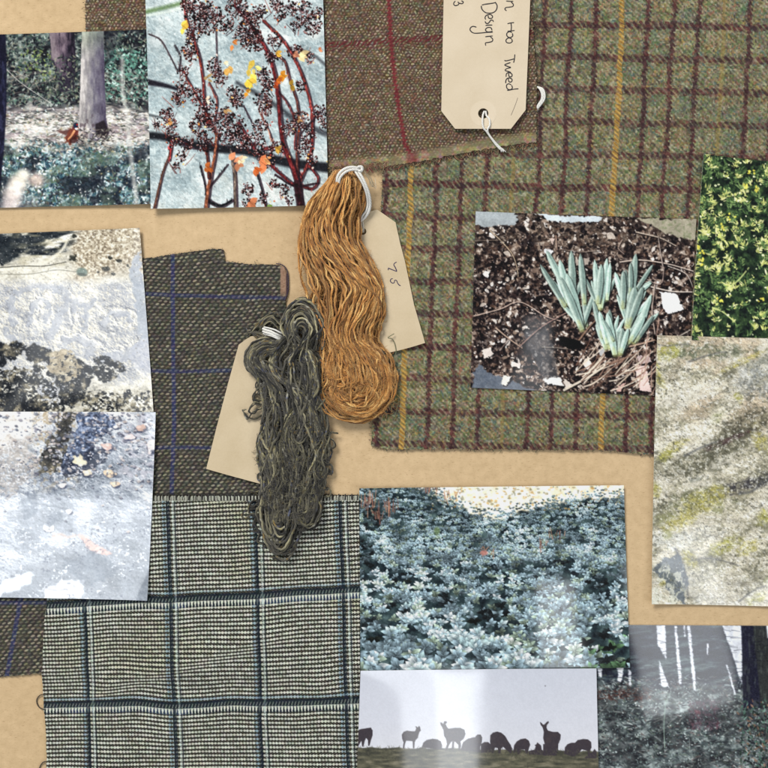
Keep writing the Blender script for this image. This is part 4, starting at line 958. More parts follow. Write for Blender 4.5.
# --- lichen on rock
def pic_lichen():
    p = Pic(646, 330, 794, 612, (206, 202, 184), 2.2, 17); rs = p.rs; X, Y = p.X, p.Y
    p.I = p.grad(p.n(26, 11, 1, ang=-28) * .9 + p.n(2.6, 2.0, 5, 4, g=.65) * .6 - .28, [(0, (84, 82, 68)), (.3, (152, 148, 126)), (.55, (206, 199, 178)), (1, (242, 239, 226))])
    p.over(sst(.46, .66, p.n(40, 26, 9, 3, ang=-30)) * sst(450, 400, Y) * .75, (198, 178, 150))
    def patch(cx, cy, rx, ry, an, col, a, seed, th=.5):
        ca, sa = math.cos(an), math.sin(an); x = X - cx; y = Y - cy
        d = np.hypot((x * ca + y * sa) / rx, (-x * sa + y * ca) / ry)
        p.over(sst(1.1, .5, d + (p.n(7, 5, seed, 3) - .5) * 1.0) * (.35 + .65 * sst(th - .1, th + .08, p.n(2.8, 2.4, seed + 3, 3))) * a, col)
    patch(705, 352, 50, 10, .0, (104, 110, 88), .9, 21, .48); patch(755, 380, 26, 20, 0, (190, 192, 188), .8, 23); patch(758, 385, 24, 18, 0, (110, 114, 112), .7, 25, .56)
    patch(712, 455, 55, 16, -.5, (98, 96, 78), .95, 27, .46); patch(745, 425, 36, 14, -.5, (80, 76, 62), .9, 29, .5); patch(700, 500, 44, 14, -.2, (110, 112, 82), .9, 31, .5)
    patch(742, 486, 30, 7, -.3, (58, 56, 60), .95, 33, .48); patch(765, 478, 20, 8, -.5, (66, 64, 62), .8, 35, .48)
    patch(728, 440, 28, 4, -.4, (74, 56, 56), .85, 85, .45)
    ye = (172, 164, 84)
    for k, (x, y, rx, ry) in enumerate(((668, 352, 14, 10), (655, 372, 6, 20), (674, 446, 18, 6), (665, 456, 12, 5), (705, 500, 28, 14), (680, 520, 24, 10), (725, 545, 20, 8), (748, 548, 16, 6), (760, 440, 8, 18), (738, 398, 5, 6), (655, 490, 8, 8), (690, 560, 8, 12), (755, 600, 12, 6), (745, 360, 40, 4), (668, 580, 10, 10), (765, 520, 10, 12))):
        patch(x, y, rx, ry, -.45, ye if k % 3 else (160, 158, 72), .8, 37 + k * 2, .5)
    patch(720, 590, 50, 22, 0, (200, 196, 184), .7, 81); patch(672, 540, 26, 12, 0, (220, 222, 214), .8, 83)
    p.over(sst(.56, .74, p.n(2.6, 2.0, 71, 4)) * sst(.4, .62, p.n(24, 14, 73)) * .7, (88, 88, 76))
    p.over(sst(.54, .74, p.n(2.8, 2.2, 75, 4)) * .5, (240, 240, 232))
    p.I = p.I * (1 + np.clip(p.relief(fbm(X / 4.2, Y / 3.2, 444, 5, .72) * 3.2 + fbm(X / 26, Y / 12, 446, 3) * 4, .6, -.8), -1, 1) * .26)[..., None]
    for k in range(26):
        patch(rs.uniform(655, 785), rs.uniform(345, 600), rs.uniform(6, 20), rs.uniform(3, 8), rs.uniform(-.8, -.1), [(150, 152, 104), (122, 120, 100), (214, 210, 196), (168, 160, 132), (134, 138, 128)][rs.randint(5)], .65, 101 + k, .5)
    # dark cracks
    for pts, w in (([(684, 455), (700, 448), (716, 440)], 2.2), ([(690, 362), (712, 354), (724, 352)], 2), ([(648, 342), (664, 346), (690, 344)], 1.4), ([(676, 550), (684, 572), (688, 600)], 2.6), ([(738, 604), (752, 592), (768, 584)], 1.4), ([(740, 494), (752, 490), (764, 482), (790, 470)], 3), ([(688, 560), (710, 558), (740, 566)], 1.2)):
        p.stroke([(a + rs.randn(), b + rs.randn()) for a, b in pts], w, w * .6, (84, 86, 90), .7, soft=2)
    p.poly([(651, 568), (662, 560), (676, 552), (684, 566), (688, 604), (676, 600), (668, 590), (664, 580), (657, 576)], (96, 106, 116), .85, 2, 7)  # reflection on the print's lower left corner, painted as a blue-grey patch
    p.over(sst(.5, .62, p.n(4, 5, 91, 3)) * sst(560, 572, Y) * sst(690, 680, X) * .8, (214, 216, 200))
    for _ in range(3200):
        x, y = rs.uniform(648, 790), rs.uniform(335, 608); p.ell(x, y, rs.uniform(.4, 1.2), rs.uniform(.4, .8), rs.rand() * 3, [(246, 244, 234), (80, 78, 66), (150, 148, 116)][rs.randint(3)], .5)
    return p.finish(1.08, .92, .28, .08, .04)

# --- silver leaved shrub
def pic_silver():
    p = Pic(355, 480, 636, 680, (52, 66, 72), 2.4, 18); rs = p.rs; X, Y = p.X, p.Y
    p.I = p.grad(p.n(7, 6, 1) * 1.3 - .15, [(0, (20, 26, 34)), (.5, (50, 64, 68)), (1, (96, 116, 116))])
    def hor(x): return np.interp(x, [355, 410, 430, 450, 470, 500, 530, 560, 590, 636], [474, 474, 484, 494, 505, 511, 503, 496, 491, 489])
    sun = sst(10, 5, Y - hor(X) + (p.n(5, 4, 51, 3) - .5) * 10)
    p.over(sun * 1.0, p.grad(p.n(4, 3, 5, 3) * 1.2 - .1, [(0, (216, 196, 160)), (.35, (240, 228, 200)), (.7, (250, 244, 230)), (1, (254, 252, 246))]))
    for _ in range(380):
        x = rs.uniform(430, 632); y = rs.uniform(484, 510); p.ell(x, y, rs.uniform(.6, 2), rs.uniform(.6, 1.4), 0, [(150, 140, 110), (190, 150, 90), (255, 252, 240), (120, 124, 110)][rs.randint(4)], .6)
    pts = []
    for _ in range(7000):
        y = 486 + 186 * rs.rand() ** 1.15; x = rs.uniform(354, 636)
        if y > hor(x) + rs.uniform(-4, 5): pts.append((x, y))
    pts.sort(key=lambda q: q[1])
    shadow = [(365, 560, 10, 22), (402, 578, 14, 7), (495, 612, 16, 12), (485, 625, 12, 10), (600, 640, 18, 14), (372, 630, 14, 14), (618, 655, 16, 14), (395, 610, 10, 8), (450, 600, 14, 6), (560, 562, 12, 5), (600, 585, 12, 8), (372, 520, 10, 12), (470, 655, 10, 6), (530, 575, 10, 5)]
    clump = fbm(np.array([q[0] for q in pts]) / 16, np.array([q[1] for q in pts]) / 10, 77, 3)
    for i, (x, y) in enumerate(pts):
        f = (y - 486) / 186
        if i % 3 and f > .42: continue
        if f > .72 and i % 5 < 2: continue
        dk = 1.0
        for (a, b, rx, ry) in shadow:
            if ((x - a) / rx) ** 2 + ((y - b) / ry) ** 2 < 1: dk = .25 if rs.rand() < .78 else .8
        size = 1.8 + 10.5 * f ** 1.5
        if dk < .5 and f > .3: 
            if rs.rand() < .7: continue
        k = (.34 + 1.05 * clump[i]) * dk * rs.uniform(.8, 1.15)
        tone = np.array((156, 180, 192)) if rs.rand() < .8 else np.array((152, 170, 154))
        if f > .6 and x > 590 and y > 640 and rs.rand() < .6: tone = np.array((104, 140, 104))
        n = rs.randint(5, 8); a0 = rs.rand() * 6.28
        fl = .72
        for j in range(n):
            a = a0 + j * 6.28 / n + rs.uniform(-.45, .45); l = size * rs.uniform(.5, 1.1) * (1.1 - .35 * (math.sin(a) > .2))
            ex, ey = math.cos(a), math.sin(a) * fl; an = math.atan2(ey, ex); ll = l * math.hypot(ex, ey)
            sh = k * (1.12 - .30 * (math.sin(a) > .1) + rs.uniform(-.1, .1))
            p.leaf(x, y, ll, max(1.0, l * (.42 + .04 * f)), an, tuple(np.clip(tone * sh * (.64 - .18 * f), 0, 255)), .96, tuple(np.clip(tone * sh * (1.22 + .12 * f) + 4, 0, 255)))
            if f > .35: p.stroke([(x + math.cos(an + .5) * ll * .3, y + math.sin(an + .5) * ll * .3), (x + math.cos(an + .25) * ll * .75, y + math.sin(an + .25) * ll * .75), (x + math.cos(an) * ll, y + math.sin(an) * ll)], .5, .3, tuple(np.clip(tone * sh * .5, 0, 255)), .3)
            if f > .45: p.stroke([(x, y), (x + math.cos(an) * ll * .85, y + math.sin(an) * ll * .85)], .5, .35, tuple(np.clip(tone * sh * 1.35, 0, 255)), .5)
    for (cx, cy, n, hh) in ((368, 505, 16, 14), (390, 512, 14, 14), (378, 518, 12, 10), (432, 490, 10, 6), (485, 553, 8, 6), (545, 548, 6, 10), (556, 538, 6, 10), (452, 496, 8, 6)):
        for _ in range(n): 
            x = cx + rs.randn() * 5; p.stroke([(x, cy + rs.randn() * 3), (x + rs.randn() * 1.5, cy - hh * rs.uniform(.5, 1.1))], 1.1, .7, [(150, 108, 92), (120, 84, 76), (176, 134, 112)][rs.randint(3)], .7)
    p.ell(484, 553, 4, 2.4, 0, (190, 130, 120), .8); p.ell(437, 531, 3, 4, 0, (110, 130, 84), .7, .6)
    return p.finish(1.28, .95, .32, .08, .03)

# --- deer on a ridge, silhouetted
def pic_deer():
    p = Pic(352, 662, 604, 815, (198, 202, 216), 2.4, 19); rs = p.rs; X, Y = p.X, p.Y
    p.I = p.grad((Y - 668) / 90 + (p.n(60, 40, 1, 2) - .5) * .25, [(0, (188, 194, 212)), (.5, (198, 202, 218)), (1, (206, 208, 220))])
    p.over(sst(595, 560, X) * 0, (0, 0, 0))
    gy = 746.5 + (X - 357) * .02 + (p.n(9, 9, 5, 3) - .5) * 3
    grass = sst(-.6, .6, Y - gy)
    p.over(grass, p.grad(p.n(9, 2.2, 7) * 1.3 - .15 + (Y - 750) / 140, [(0, (34, 34, 28)), (.4, (58, 58, 40)), (.7, (86, 82, 56)), (1, (120, 112, 84))]))
    ink = (44, 34, 44)
    def Z(x, y): return (350 + x / 2.954, 655 + y / 2.954)
    def shape(pts, c=ink): p.poly([Z(*a) for a in pts], c, 1)
    # far left pair, grazing
    shape([(20, 222), (34, 217), (48, 215), (62, 213), (67, 222), (67, 236), (62, 250), (58, 266), (54, 268), (53, 250), (48, 244), (44, 252), (40, 268), (36, 270), (34, 252), (28, 262), (24, 272), (18, 272), (18, 240)])
    # standing deer looking right
    shape([(153, 234), (158, 226), (168, 222), (184, 224), (192, 224), (196, 214), (192, 210), (197, 210), (200, 213), (204, 208), (207, 212), (209, 222), (205, 226), (202, 236), (200, 244), (194, 250), (191, 256), (190, 274), (186, 274), (185, 254), (176, 252), (166, 252), (163, 260), (160, 275), (156, 275), (158, 256), (154, 246)])
    # lying deer, pale in the glare
    shape([(212, 272), (216, 258), (226, 250), (244, 246), (258, 248), (268, 254), (272, 266), (271, 278)])
    # central standing deer looking at the lens
    shape([(266, 198), (272, 199), (275, 203), (278, 195), (284, 194), (286, 198), (282, 203), (285, 210), (290, 216), (310, 214), (326, 214), (338, 220), (341, 232), (336, 246), (326, 254), (328, 268), (324, 280), (320, 281), (320, 264), (310, 255), (300, 254), (294, 262), (286, 280), (281, 281), (286, 262), (284, 248), (278, 238), (276, 222), (272, 212), (268, 206)])
    shape([(302, 255), (308, 255), (306, 276), (303, 282), (300, 281)])
    shape([(326, 280), (334, 256), (348, 246), (364, 242), (376, 242), (384, 262), (384, 286)])
    shape([(370, 240), (376, 234), (386, 234), (390, 242), (389, 256), (384, 270), (378, 262)])
    shape([(386, 262), (396, 256), (408, 256), (416, 264), (416, 286), (386, 288)])
    shape([(413, 254), (414, 236), (422, 228), (434, 225), (446, 228), (458, 238), (466, 252), (474, 264), (479, 276), (475, 290), (468, 284), (460, 278), (452, 270), (446, 276), (444, 290), (438, 290), (436, 274), (428, 272), (424, 288), (418, 290), (416, 272)])
    shape([(482, 284), (484, 266), (492, 254), (504, 247), (518, 245), (528, 252), (532, 264), (528, 276), (524, 290), (518, 290), (516, 278), (506, 278), (500, 292), (494, 292), (492, 280), (486, 290)])
    shape([(528, 282), (545, 278), (548, 268), (544, 266), (550, 262), (553, 257), (558, 261), (564, 266), (566, 278), (574, 286), (574, 294), (528, 292)])
    shape([(560, 196), (566, 200), (570, 205), (574, 204), (580, 197), (586, 194), (587, 199), (581, 206), (580, 214), (584, 222), (600, 226), (614, 226), (622, 234), (621, 248), (615, 262), (614, 282), (608, 284), (606, 272), (600, 284), (594, 290), (588, 280), (582, 296), (576, 296), (572, 278), (574, 260), (570, 244), (572, 226), (568, 212), (563, 206)])
    shape([(570, 262), (600, 262), (612, 276), (610, 296), (570, 296)])
    shape([(632, 290), (634, 272), (642, 262), (654, 258), (664, 258), (672, 250), (688, 247), (702, 248), (712, 256), (713, 272), (708, 284), (708, 298), (703, 298), (702, 282), (694, 280), (684, 278), (676, 288), (664, 298), (652, 298)])
    shape([(716, 284), (722, 276), (728, 284), (727, 304), (690, 304), (700, 296)])
    for _ in range(60):
        x, y = Z(rs.uniform(410, 720), rs.uniform(230, 292)); 
        if 0: pass
    p.over((p.I.sum(-1) < .55) * sst(.5, .75, p.n(3, 3, 31)) * sst(748, 742, Y) * .5, (60, 44, 46))
    for _ in range(700):
        x = rs.uniform(355, 602); y = 746 + (x - 357) * .02 + abs(rs.randn()) * 9
        p.stroke([(x, y), (x + rs.randn(), y - rs.uniform(1, 2.4))], .6, .3, [(40, 38, 32), (90, 86, 58), (66, 62, 44)][rs.randint(3)], .6)
    p.ell(545, 685.5, .8, .8, 0, (110, 110, 122), .8)
    return p.finish(1.0, .7, .03, .03, .09)

# --- dark pine wood with light between the trunks
def pic_pines():
    p = Pic(584, 620, 804, 816, (70, 84, 88), 2.2, 20); rs = p.rs; X, Y = p.X, p.Y
    def Z(x, y): return (590 + x / 4.314, 600 + y / 4.314)
    p.I = p.grad(p.n(7, 4, 1) * 1.5 - .3, [(0, (34, 36, 42)), (.45, (80, 88, 90)), (.7, (124, 134, 134)), (1, (172, 182, 182))])
    top = sst(692, 680, Y + (p.n(20, 12, 5) - .5) * 24)
    p.over(top * .93, p.grad(p.n(16, 3, 7, ang=-6) * 1.6 - .35, [(0, (26, 26, 40)), (.5, (40, 44, 58)), (.75, (62, 74, 80)), (1, (96, 110, 112))]))
    # ground growth
    foliage_scatter(p, 3600, 586, 676, 802, 814, [(104, 112, 112), (136, 148, 148), (66, 72, 74), (176, 184, 182), (88, 100, 88), (42, 42, 50), (112, 98, 96)], (2.5, 7), (.6, 1.5), (-.6, 1.0), .8)
    p.over(sst(.5, .68, p.n(22, 12, 11, 3)) * sst(680, 700, Y) * .5, (40, 40, 44))
    for _ in range(130):
        x, y = rs.uniform(588, 770), rs.uniform(682, 775); a = rs.uniform(-1.0, .8); l = rs.uniform(4, 13)
        p.stroke([(x, y), (x + l * .5 * math.cos(a) + rs.randn() * 2, y + l * .5 * math.sin(a)), (x + l * math.cos(a), y + l * math.sin(a))], .7, .4, [(150, 158, 150), (60, 50, 50), (30, 30, 36), (180, 186, 176)][rs.randint(4)], .6)
    p.blur(1)
    foliage_scatter(p, 2600, 586, 684, 770, 814, [(108, 124, 124), (146, 162, 162), (70, 84, 86), (186, 196, 194), (84, 100, 94), (46, 52, 58)], (1.2, 3.2), (.6, 1.6), (0, 6.28), .7)
    foliage_scatter(p, 300, 690, 700, 720, 730, [(96, 66, 76), (60, 52, 60), (90, 84, 92)], (2, 5), (1, 2), a=.6); p.ell(*Z(465, 485), 3, 2, .4, (140, 74, 84), .5, .9, 2)
    foliage_scatter(p, 260, 586, 690, 650, 700, [(70, 50, 48), (96, 66, 60), (46, 40, 44)], (2, 6), (.6, 1.4), a=.7)
    wh = (222, 226, 234)
    for pts in ([(288, 112), (326, 112), (330, 160), (332, 262), (318, 235), (294, 195)], [(300, 258), (312, 290), (326, 330), (344, 376), (310, 376), (304, 330)], [(366, 112), (377, 112), (388, 230), (396, 300), (398, 366), (388, 366), (380, 300), (372, 180)], [(421, 112), (436, 112), (446, 230), (456, 320), (460, 394), (450, 394), (442, 320), (430, 200)], [(574, 112), (656, 112), (660, 240), (660, 366), (648, 340), (628, 270), (604, 200)],
                [(405, 112), (412, 112), (416, 160), (410, 160)], [(590, 280), (596, 280), (634, 412), (626, 412)], [(34, 292), (54, 292), (54, 336), (40, 330)], [(116, 292), (146, 292), (144, 330), (134, 358), (120, 352), (124, 320)], [(168, 300), (180, 310), (180, 376), (170, 370)], [(762, 108), (800, 108), (800, 150), (764, 170)], [(506, 190), (514, 190), (514, 240), (508, 240)]):
        p.poly([Z(*a) for a in pts], wh, .92, 2, 1.2)
    # trunks, right
    p.poly([Z(*a) for a in ((656, 108), (710, 108), (760, 470), (664, 470), (664, 370))], (30, 30, 48), .97, 2)
    p.poly([Z(*a) for a in ((706, 108), (764, 108), (800, 470), (742, 470))], (48, 50, 50), .95, 3)
    p.over(inpoly(X, Y, [Z(*a) for a in ((656, 108), (764, 108), (800, 470), (664, 470))]) * sst(.55, .75, p.n(2, 8, 21)) * .5, (84, 92, 86))
    foliage_scatter(p, 700, 740, 702, 802, 800, [(70, 100, 88), (96, 124, 112), (30, 34, 36), (120, 96, 80), (46, 60, 52)], (2, 6), (1, 2.4), a=.85)
    p.stroke([Z(325, 640), Z(322, 540), Z(330, 450), Z(352, 400)], 1.2, .7, (140, 160, 150), .8); p.stroke([Z(434, 660), Z(432, 600)], 1, .6, (150, 160, 156), .7)
    for _ in range(200):
        x, y = rs.uniform(590, 760), rs.uniform(628, 684); l = rs.uniform(5, 14)
        p.stroke([(x, y), (x + l, y + rs.uniform(-2, 3))], .8, .3, (28, 30, 42), .55)
    return p.finish(1.25, .95, .45, .08, .05)

photo_print([(-20, 35), (151, 29.5), (150.8, 204), (-20, 208)], pic_wood(), [1.6, 2.0, 2.0, .9], 'landscape print of a pheasant beside a grey tree trunk in woodland, at the upper left', seed=1)
photo_print([(145.3, -25), (322.6, -25), (328.6, 205.5), (151.6, 209.3)], pic_twigs(), [2.8, 2.9, 2.7, 2.5], 'print of red stems with dark berries and yellow leaves against pale stone', seed=2, lift=1.7)
photo_print([(-20, 234.5), (139.8, 228), (154, 415), (-20, 425)], pic_beach(), [1.6, 2.1, 2.1, 1.9], 'upper of the two beach prints, pale sand with blue-grey hollows under dark tide water', seed=3)
photo_print([(-20, 411.5), (156.7, 412), (148.5, 599.5), (-20, 596.5)], pic_shore(), [3.0, 3.1, 3.9, 3.0], 'lower beach print of wet pebbly shore with a small pinkish leaf', seed=4, lift=1.7)
photo_print([(475.6, 211.6), (696, 219.4), (687, 397), (470.3, 387.6)], pic_daff(), [2.2, 2.2, 2.2, 2.3], 'print of pale green daffodil shoots coming up through dark soil', seed=5)
photo_print([(701.9, 155.2), (792, 164.5), (784, 348), (690.2, 340)], pic_gorse(), [4.0, 2.9, 2.9, 3.4], 'print of yellow-green gorse bush, overlapping the corner of the daffodil print', seed=6, lift=1.7)
photo_print([(655.5, 335.5), (792, 339.2), (792, 607), (651.3, 603.8)], pic_lichen(), [4.4, 4.2, 1.3, 1.5], 'tall print of grey rock crusted with mustard lichen, at the right edge', seed=7, lift=1.7)
photo_print([(588, 625.3), (802, 626.5), (802, 812), (588, 812)], pic_pines(), [.6, .6, .6, .6], 'print of a dark pine wood with white light between trunks, at the lower right corner', wave=.2, seed=8, lift=.2)
photo_print([(359.4, 488.2), (623.8, 485.2), (630, 667.6), (360.5, 674)], pic_silver(), [2.0, 1.6, 1.6, 2.0], 'print of a silver-leaved shrub with a strip of sunlight along its top', wave=.06, seed=9)
photo_print([(360.6, 670.2), (596, 667.9), (599.5, 812), (355.6, 812)], pic_deer(), [2.7, 2.6, 2.6, 2.7], 'print of deer silhouetted on a grassy ridge under pale sky', wave=.3, seed=10)
# ------------------------------------------------------------------ manila tags
def manila(name, c0, c1):
    m, nt, b = nodes(name)
    tc = nt.nodes.new('ShaderNodeTexCoord')
    n1 = nt.nodes.new('ShaderNodeTexNoise'); n1.inputs['Scale'].default_value = 45; n1.inputs['Detail'].default_value = 4
    n2 = nt.nodes.new('ShaderNodeTexNoise'); n2.inputs['Scale'].default_value = 900; n2.inputs['Detail'].default_value = 4
    nt.links.new(tc.outputs['Object'], n1.inputs[0]); nt.links.new(tc.outputs['Object'], n2.inputs[0])
    ad = nt.nodes.new('ShaderNodeMath'); ad.operation = 'MULTIPLY_ADD'; ad.inputs[1].default_value = .35
    nt.links.new(n2.outputs['Fac'], ad.inputs[0]); nt.links.new(n1.outputs['Fac'], ad.inputs[2])
    r = nt.nodes.new('ShaderNodeValToRGB'); e = r.color_ramp.elements
    e[0].position = .4; e[0].color = (*c0, 1); e[1].position = .95; e[1].color = (*c1, 1)
    nt.links.new(ad.outputs[0], r.inputs[0]); nt.links.new(r.outputs[0], b.inputs['Base Color'])
    b.inputs['Roughness'].default_value = .6; b.inputs['Specular IOR Level'].default_value = .3
    bp = nt.nodes.new('ShaderNodeBump'); bp.inputs['Strength'].default_value = .15; bp.inputs['Distance'].default_value = .0002
    nt.links.new(n2.outputs['Fac'], bp.inputs['Height']); nt.links.new(bp.outputs[0], b.inputs['Normal'])
    return m
M_TAG = manila('pale_manila_card', (0.56, 0.465, 0.33), (0.64, 0.545, 0.41))
M_TAG2 = manila('manila_card', (0.50, 0.40, 0.255), (0.60, 0.495, 0.34))
M_RING = manila('gummed_ring', (0.60, 0.505, 0.37), (0.66, 0.565, 0.43))

def card(name, poly, hole, hr, zf, mat, parent, thick=0.35):
    bm = bmesh.new()
    def loop(pts):
        vs = [bm.verts.new((x, y, 0)) for x, y in pts]
        return vs, [bm.edges.new((vs[i], vs[(i + 1) % len(vs)])) for i in range(len(vs))]
    dens = []
    for i in range(len(poly)):
        a, b = poly[i], poly[(i + 1) % len(poly)]; n = max(1, int(math.hypot(b[0] - a[0], b[1] - a[1]) / 12))
        dens += [(a[0] + (b[0] - a[0]) * k / n, a[1] + (b[1] - a[1]) * k / n) for k in range(n)]
    _, e = loop(dens)
    if hole:
        _, e2 = loop([(hole[0] + hr * math.cos(t), hole[1] + hr * math.sin(t)) for t in np.linspace(0, 2 * math.pi, 28, endpoint=False)])
        e = e + e2
    bmesh.ops.triangle_fill(bm, use_beauty=True, use_dissolve=False, edges=e)
    fs = bm.faces[:]
    ret = bmesh.ops.extrude_face_region(bm, geom=fs)
    topv = {v for v in ret['geom'] if isinstance(v, bmesh.types.BMVert)}
    pl = parent.location
    for v in bm.verts:
        x, y = v.co.x, v.co.y
        z = (zf(x, y) + (thick if v in topv else 0)) * MM
        v.co = ((x - CX) * S - pl.x, (CY - y) * S - pl.y, z - pl.z)
    bmesh.ops.recalc_face_normals(bm, faces=bm.faces[:])
    me = bpy.data.meshes.new(name); bm.to_mesh(me); bm.free(); me.materials.append(mat)
    o = bpy.data.objects.new(name, me); COL.objects.link(o); o.parent = parent
    return o

def ink(parent, strokes, zf, col, rad=.42, name='handwriting'):
    T = Tubes()
    for st in strokes:
        P = [(x, y, zf(x, y) * MM / S + .05) for x, y in st]
        P = spline(P, .6)
        r = rad * (0.85 + .3 * fbm(np.arange(len(P)) / 6.0, np.full(len(P), st[0][0]), 91, 2))
        T.add(P, r, C(*col), sides=6, taper=.6)
    o = T.build(name, M_INK, parent)
    # pen strokes lie flat: squash the tubes to a film of ink on the card
    me = o.data; n = len(me.vertices); co = np.empty(n * 3, np.float32); me.vertices.foreach_get('co', co); co = co.reshape(-1, 3)
    X = (co[:, 0] + parent.location.x) / S + CX; Y = CY - (co[:, 1] + parent.location.y) / S
    base = np.array([zf(a, b) for a, b in zip(X, Y)]) * MM
    co[:, 2] = base + np.clip(co[:, 2] - base, -.0003, .0006) * .25 + .00002
    me.vertices.foreach_set('co', co.ravel()); me.update()
    return o

def cord(T, pts, rad=1.0, col=(238, 236, 228), pitch=3.0):
    T.add(spline(pts, .5), rad, C(*col), sides=9, ply=3, plyamp=.09, pitch=pitch)

# the large written tag
t1 = empty('luggage_tag', 486, 60, 0); tag_obj(t1, 'large manila tag with handwritten words, at the top on the brown tweed', 'tag', 'manila tags on string')
zt1 = lambda x, y: 4.5 + (y - 60) * .010 + (x - 485) * .004
card('card', [(443.8, -22), (529.8, -22), (529.6, 2), (524.8, 111.5), (510.2, 130.3), (454.6, 130.2), (441, 112.5), (443.4, 2)], (482.7, 115), 5.1, zt1, M_TAG, t1, .4)
def ring(parent, cx, cy, r0, r1, zf):
    V = []; F = []; n = 40; pl = parent.location
    for i in range(n):
        for r in (r0, r1):
            a = 2 * math.pi * i / n; x = cx + r * math.cos(a); y = cy + r * math.sin(a)
            V.append(((x - CX) * S - pl.x, (CY - y) * S - pl.y, zf(x, y) * MM))
    m = len(V); V += [(x, y, z - .0001) for x, y, z in V]
    for i in range(n):
        a, b, c, d = 2 * i, 2 * i + 1, (2 * i + 3) % (2 * n), (2 * i + 2) % (2 * n)
        F.append((a, b, c, d)); F.append((b, b + m, c + m, c)); F.append((a, d, d + m, a + m))
    me = bpy.data.meshes.new('reinforcing_ring'); me.from_pydata(V, [], F); me.materials.append(M_RING)
    o = bpy.data.objects.new('reinforcing_ring', me); COL.objects.link(o); o.parent = parent
ring(t1, 482.7, 115, 5.3, 13, lambda x, y: zt1(x, y) + .46)
def Q(l): return [[(430 + x / 4.8, y / 4.8) for x, y in s] for s in l]
zi = lambda x, y: zt1(x, y) + .40
# reading direction runs down the tag
pen = Q([
    [(398, 14), (380, 14), (362, 12)], [(386, 16), (397, 28), (395, 38), (378, 42), (362, 44), (357, 52), (366, 60)],
    [(402, 116), (384, 118), (368, 122)], [(404, 154), (386, 156), (368, 158)], [(386, 118), (388, 138), (386, 156)],
    [(392, 164), (378, 160), (366, 168), (368, 182), (382, 188), (394, 180), (392, 166)], [(390, 194), (374, 190), (362, 200), (366, 212), (382, 214), (392, 206), (388, 194)],
    [(404, 268), (402, 292), (398, 310)], [(402, 290), (380, 296), (360, 300), (354, 296)],
    [(384, 308), (366, 314), (356, 320), (374, 328), (384, 332), (364, 338), (358, 346), (376, 352), (386, 356)],
    [(374, 358), (376, 374), (388, 376), (390, 364), (376, 356), (364, 362), (362, 378)],
    [(372, 382), (376, 400), (388, 400), (390, 388), (376, 382), (364, 388), (360, 402), (362, 408)],
    [(388, 416), (374, 410), (364, 418), (368, 434), (382, 438), (392, 430), (388, 416)], [(422, 434), (400, 436), (380, 440), (366, 442)],
    # Design
    [(312, 20), (290, 24), (262, 28), (246, 32)], [(310, 16), (320, 36), (314, 58), (294, 70), (266, 68), (248, 52), (244, 34)],
    [(276, 80), (280, 94), (294, 95), (298, 86), (288, 77), (270, 80), (262, 92), (266, 102)],
    [(302, 114), (300, 106), (290, 104), (284, 112), (276, 120), (266, 118), (262, 108)], [(298, 128), (280, 128), (263, 130)], [(314, 127), (312, 128)],
    [(296, 154), (290, 141), (274, 140), (264, 150), (272, 160), (290, 160), (298, 156)], [(300, 162), (270, 163), (238, 166), (208, 166), (192, 154), (192, 142), (204, 134), (222, 138)],
    [(300, 180), (280, 182), (262, 184)], [(286, 184), (298, 194), (296, 206), (280, 211), (264, 214), (266, 228)],
    # 3
    [(148, 10), (158, 16), (154, 24), (138, 22), (132, 14)], [(138, 22), (134, 30), (120, 34), (112, 26), (116, 16), (122, 12)],
])
ink(t1, pen, zi, (48, 44, 48), rad=.56)
ink(t1, Q([[(418, 476), (404, 516), (385, 562)]]), zi, (134, 122, 110), rad=.26, name='pencil_line')
T = Tubes()
zz = zt1(483, 118) * MM / S
cord(T, [(484, 112, zz - 2), (482.5, 116, zz - .5), (482, 119.5, zz + 1.6), (481.8, 125, zz + 1.8), (483, 130, zz + 1.5), (486, 133, zz + .5), (490.5, 139, zz - 1.0), (496, 146, zz - 2.0), (500, 150, zz - 2.6)], .95)
cord(T, [(485.5, 112, zz - 2), (486, 117, zz - .2), (488.6, 121, zz + 1.5), (489, 127, zz + 1.7), (487, 131, zz + 1.4), (488, 135, zz - .2), (493, 141.5, zz - 1.2), (498.5, 147, zz - 2.2), (503.5, 151.5, zz - 2.8)], .95)
for k in range(7): cord(T, [(498 + k * .7, 149, zz - 2.6), (500.5 + k * .6, 151, zz - 2.5), (500 + k * .9 + rs.rand(), 152.6 - (k % 3) * .5, zz - 3)], .3, pitch=99)
for i, (dx, r) in enumerate(((0, .9), (1.7, .9), (-1.4, .6))):
    cord(T, [(537 + dx * .3, 87, 3.6), (540.5 + dx, 89.5, 5.2), (542.5 + dx, 94.5, 5.8), (542.2 + dx, 100, 5.6), (539 + dx * .9, 105, 5.0), (536 + dx * .5, 109.5, 3.8)], r)
for k in range(5): cord(T, [(538 + k * .3, 105, 4.6), (536 + k * .5, 109, 4.2), (534.5 + k * .7, 111.5, 3.8)], .28, pitch=99)
T.build('string', M_STRING, t1)

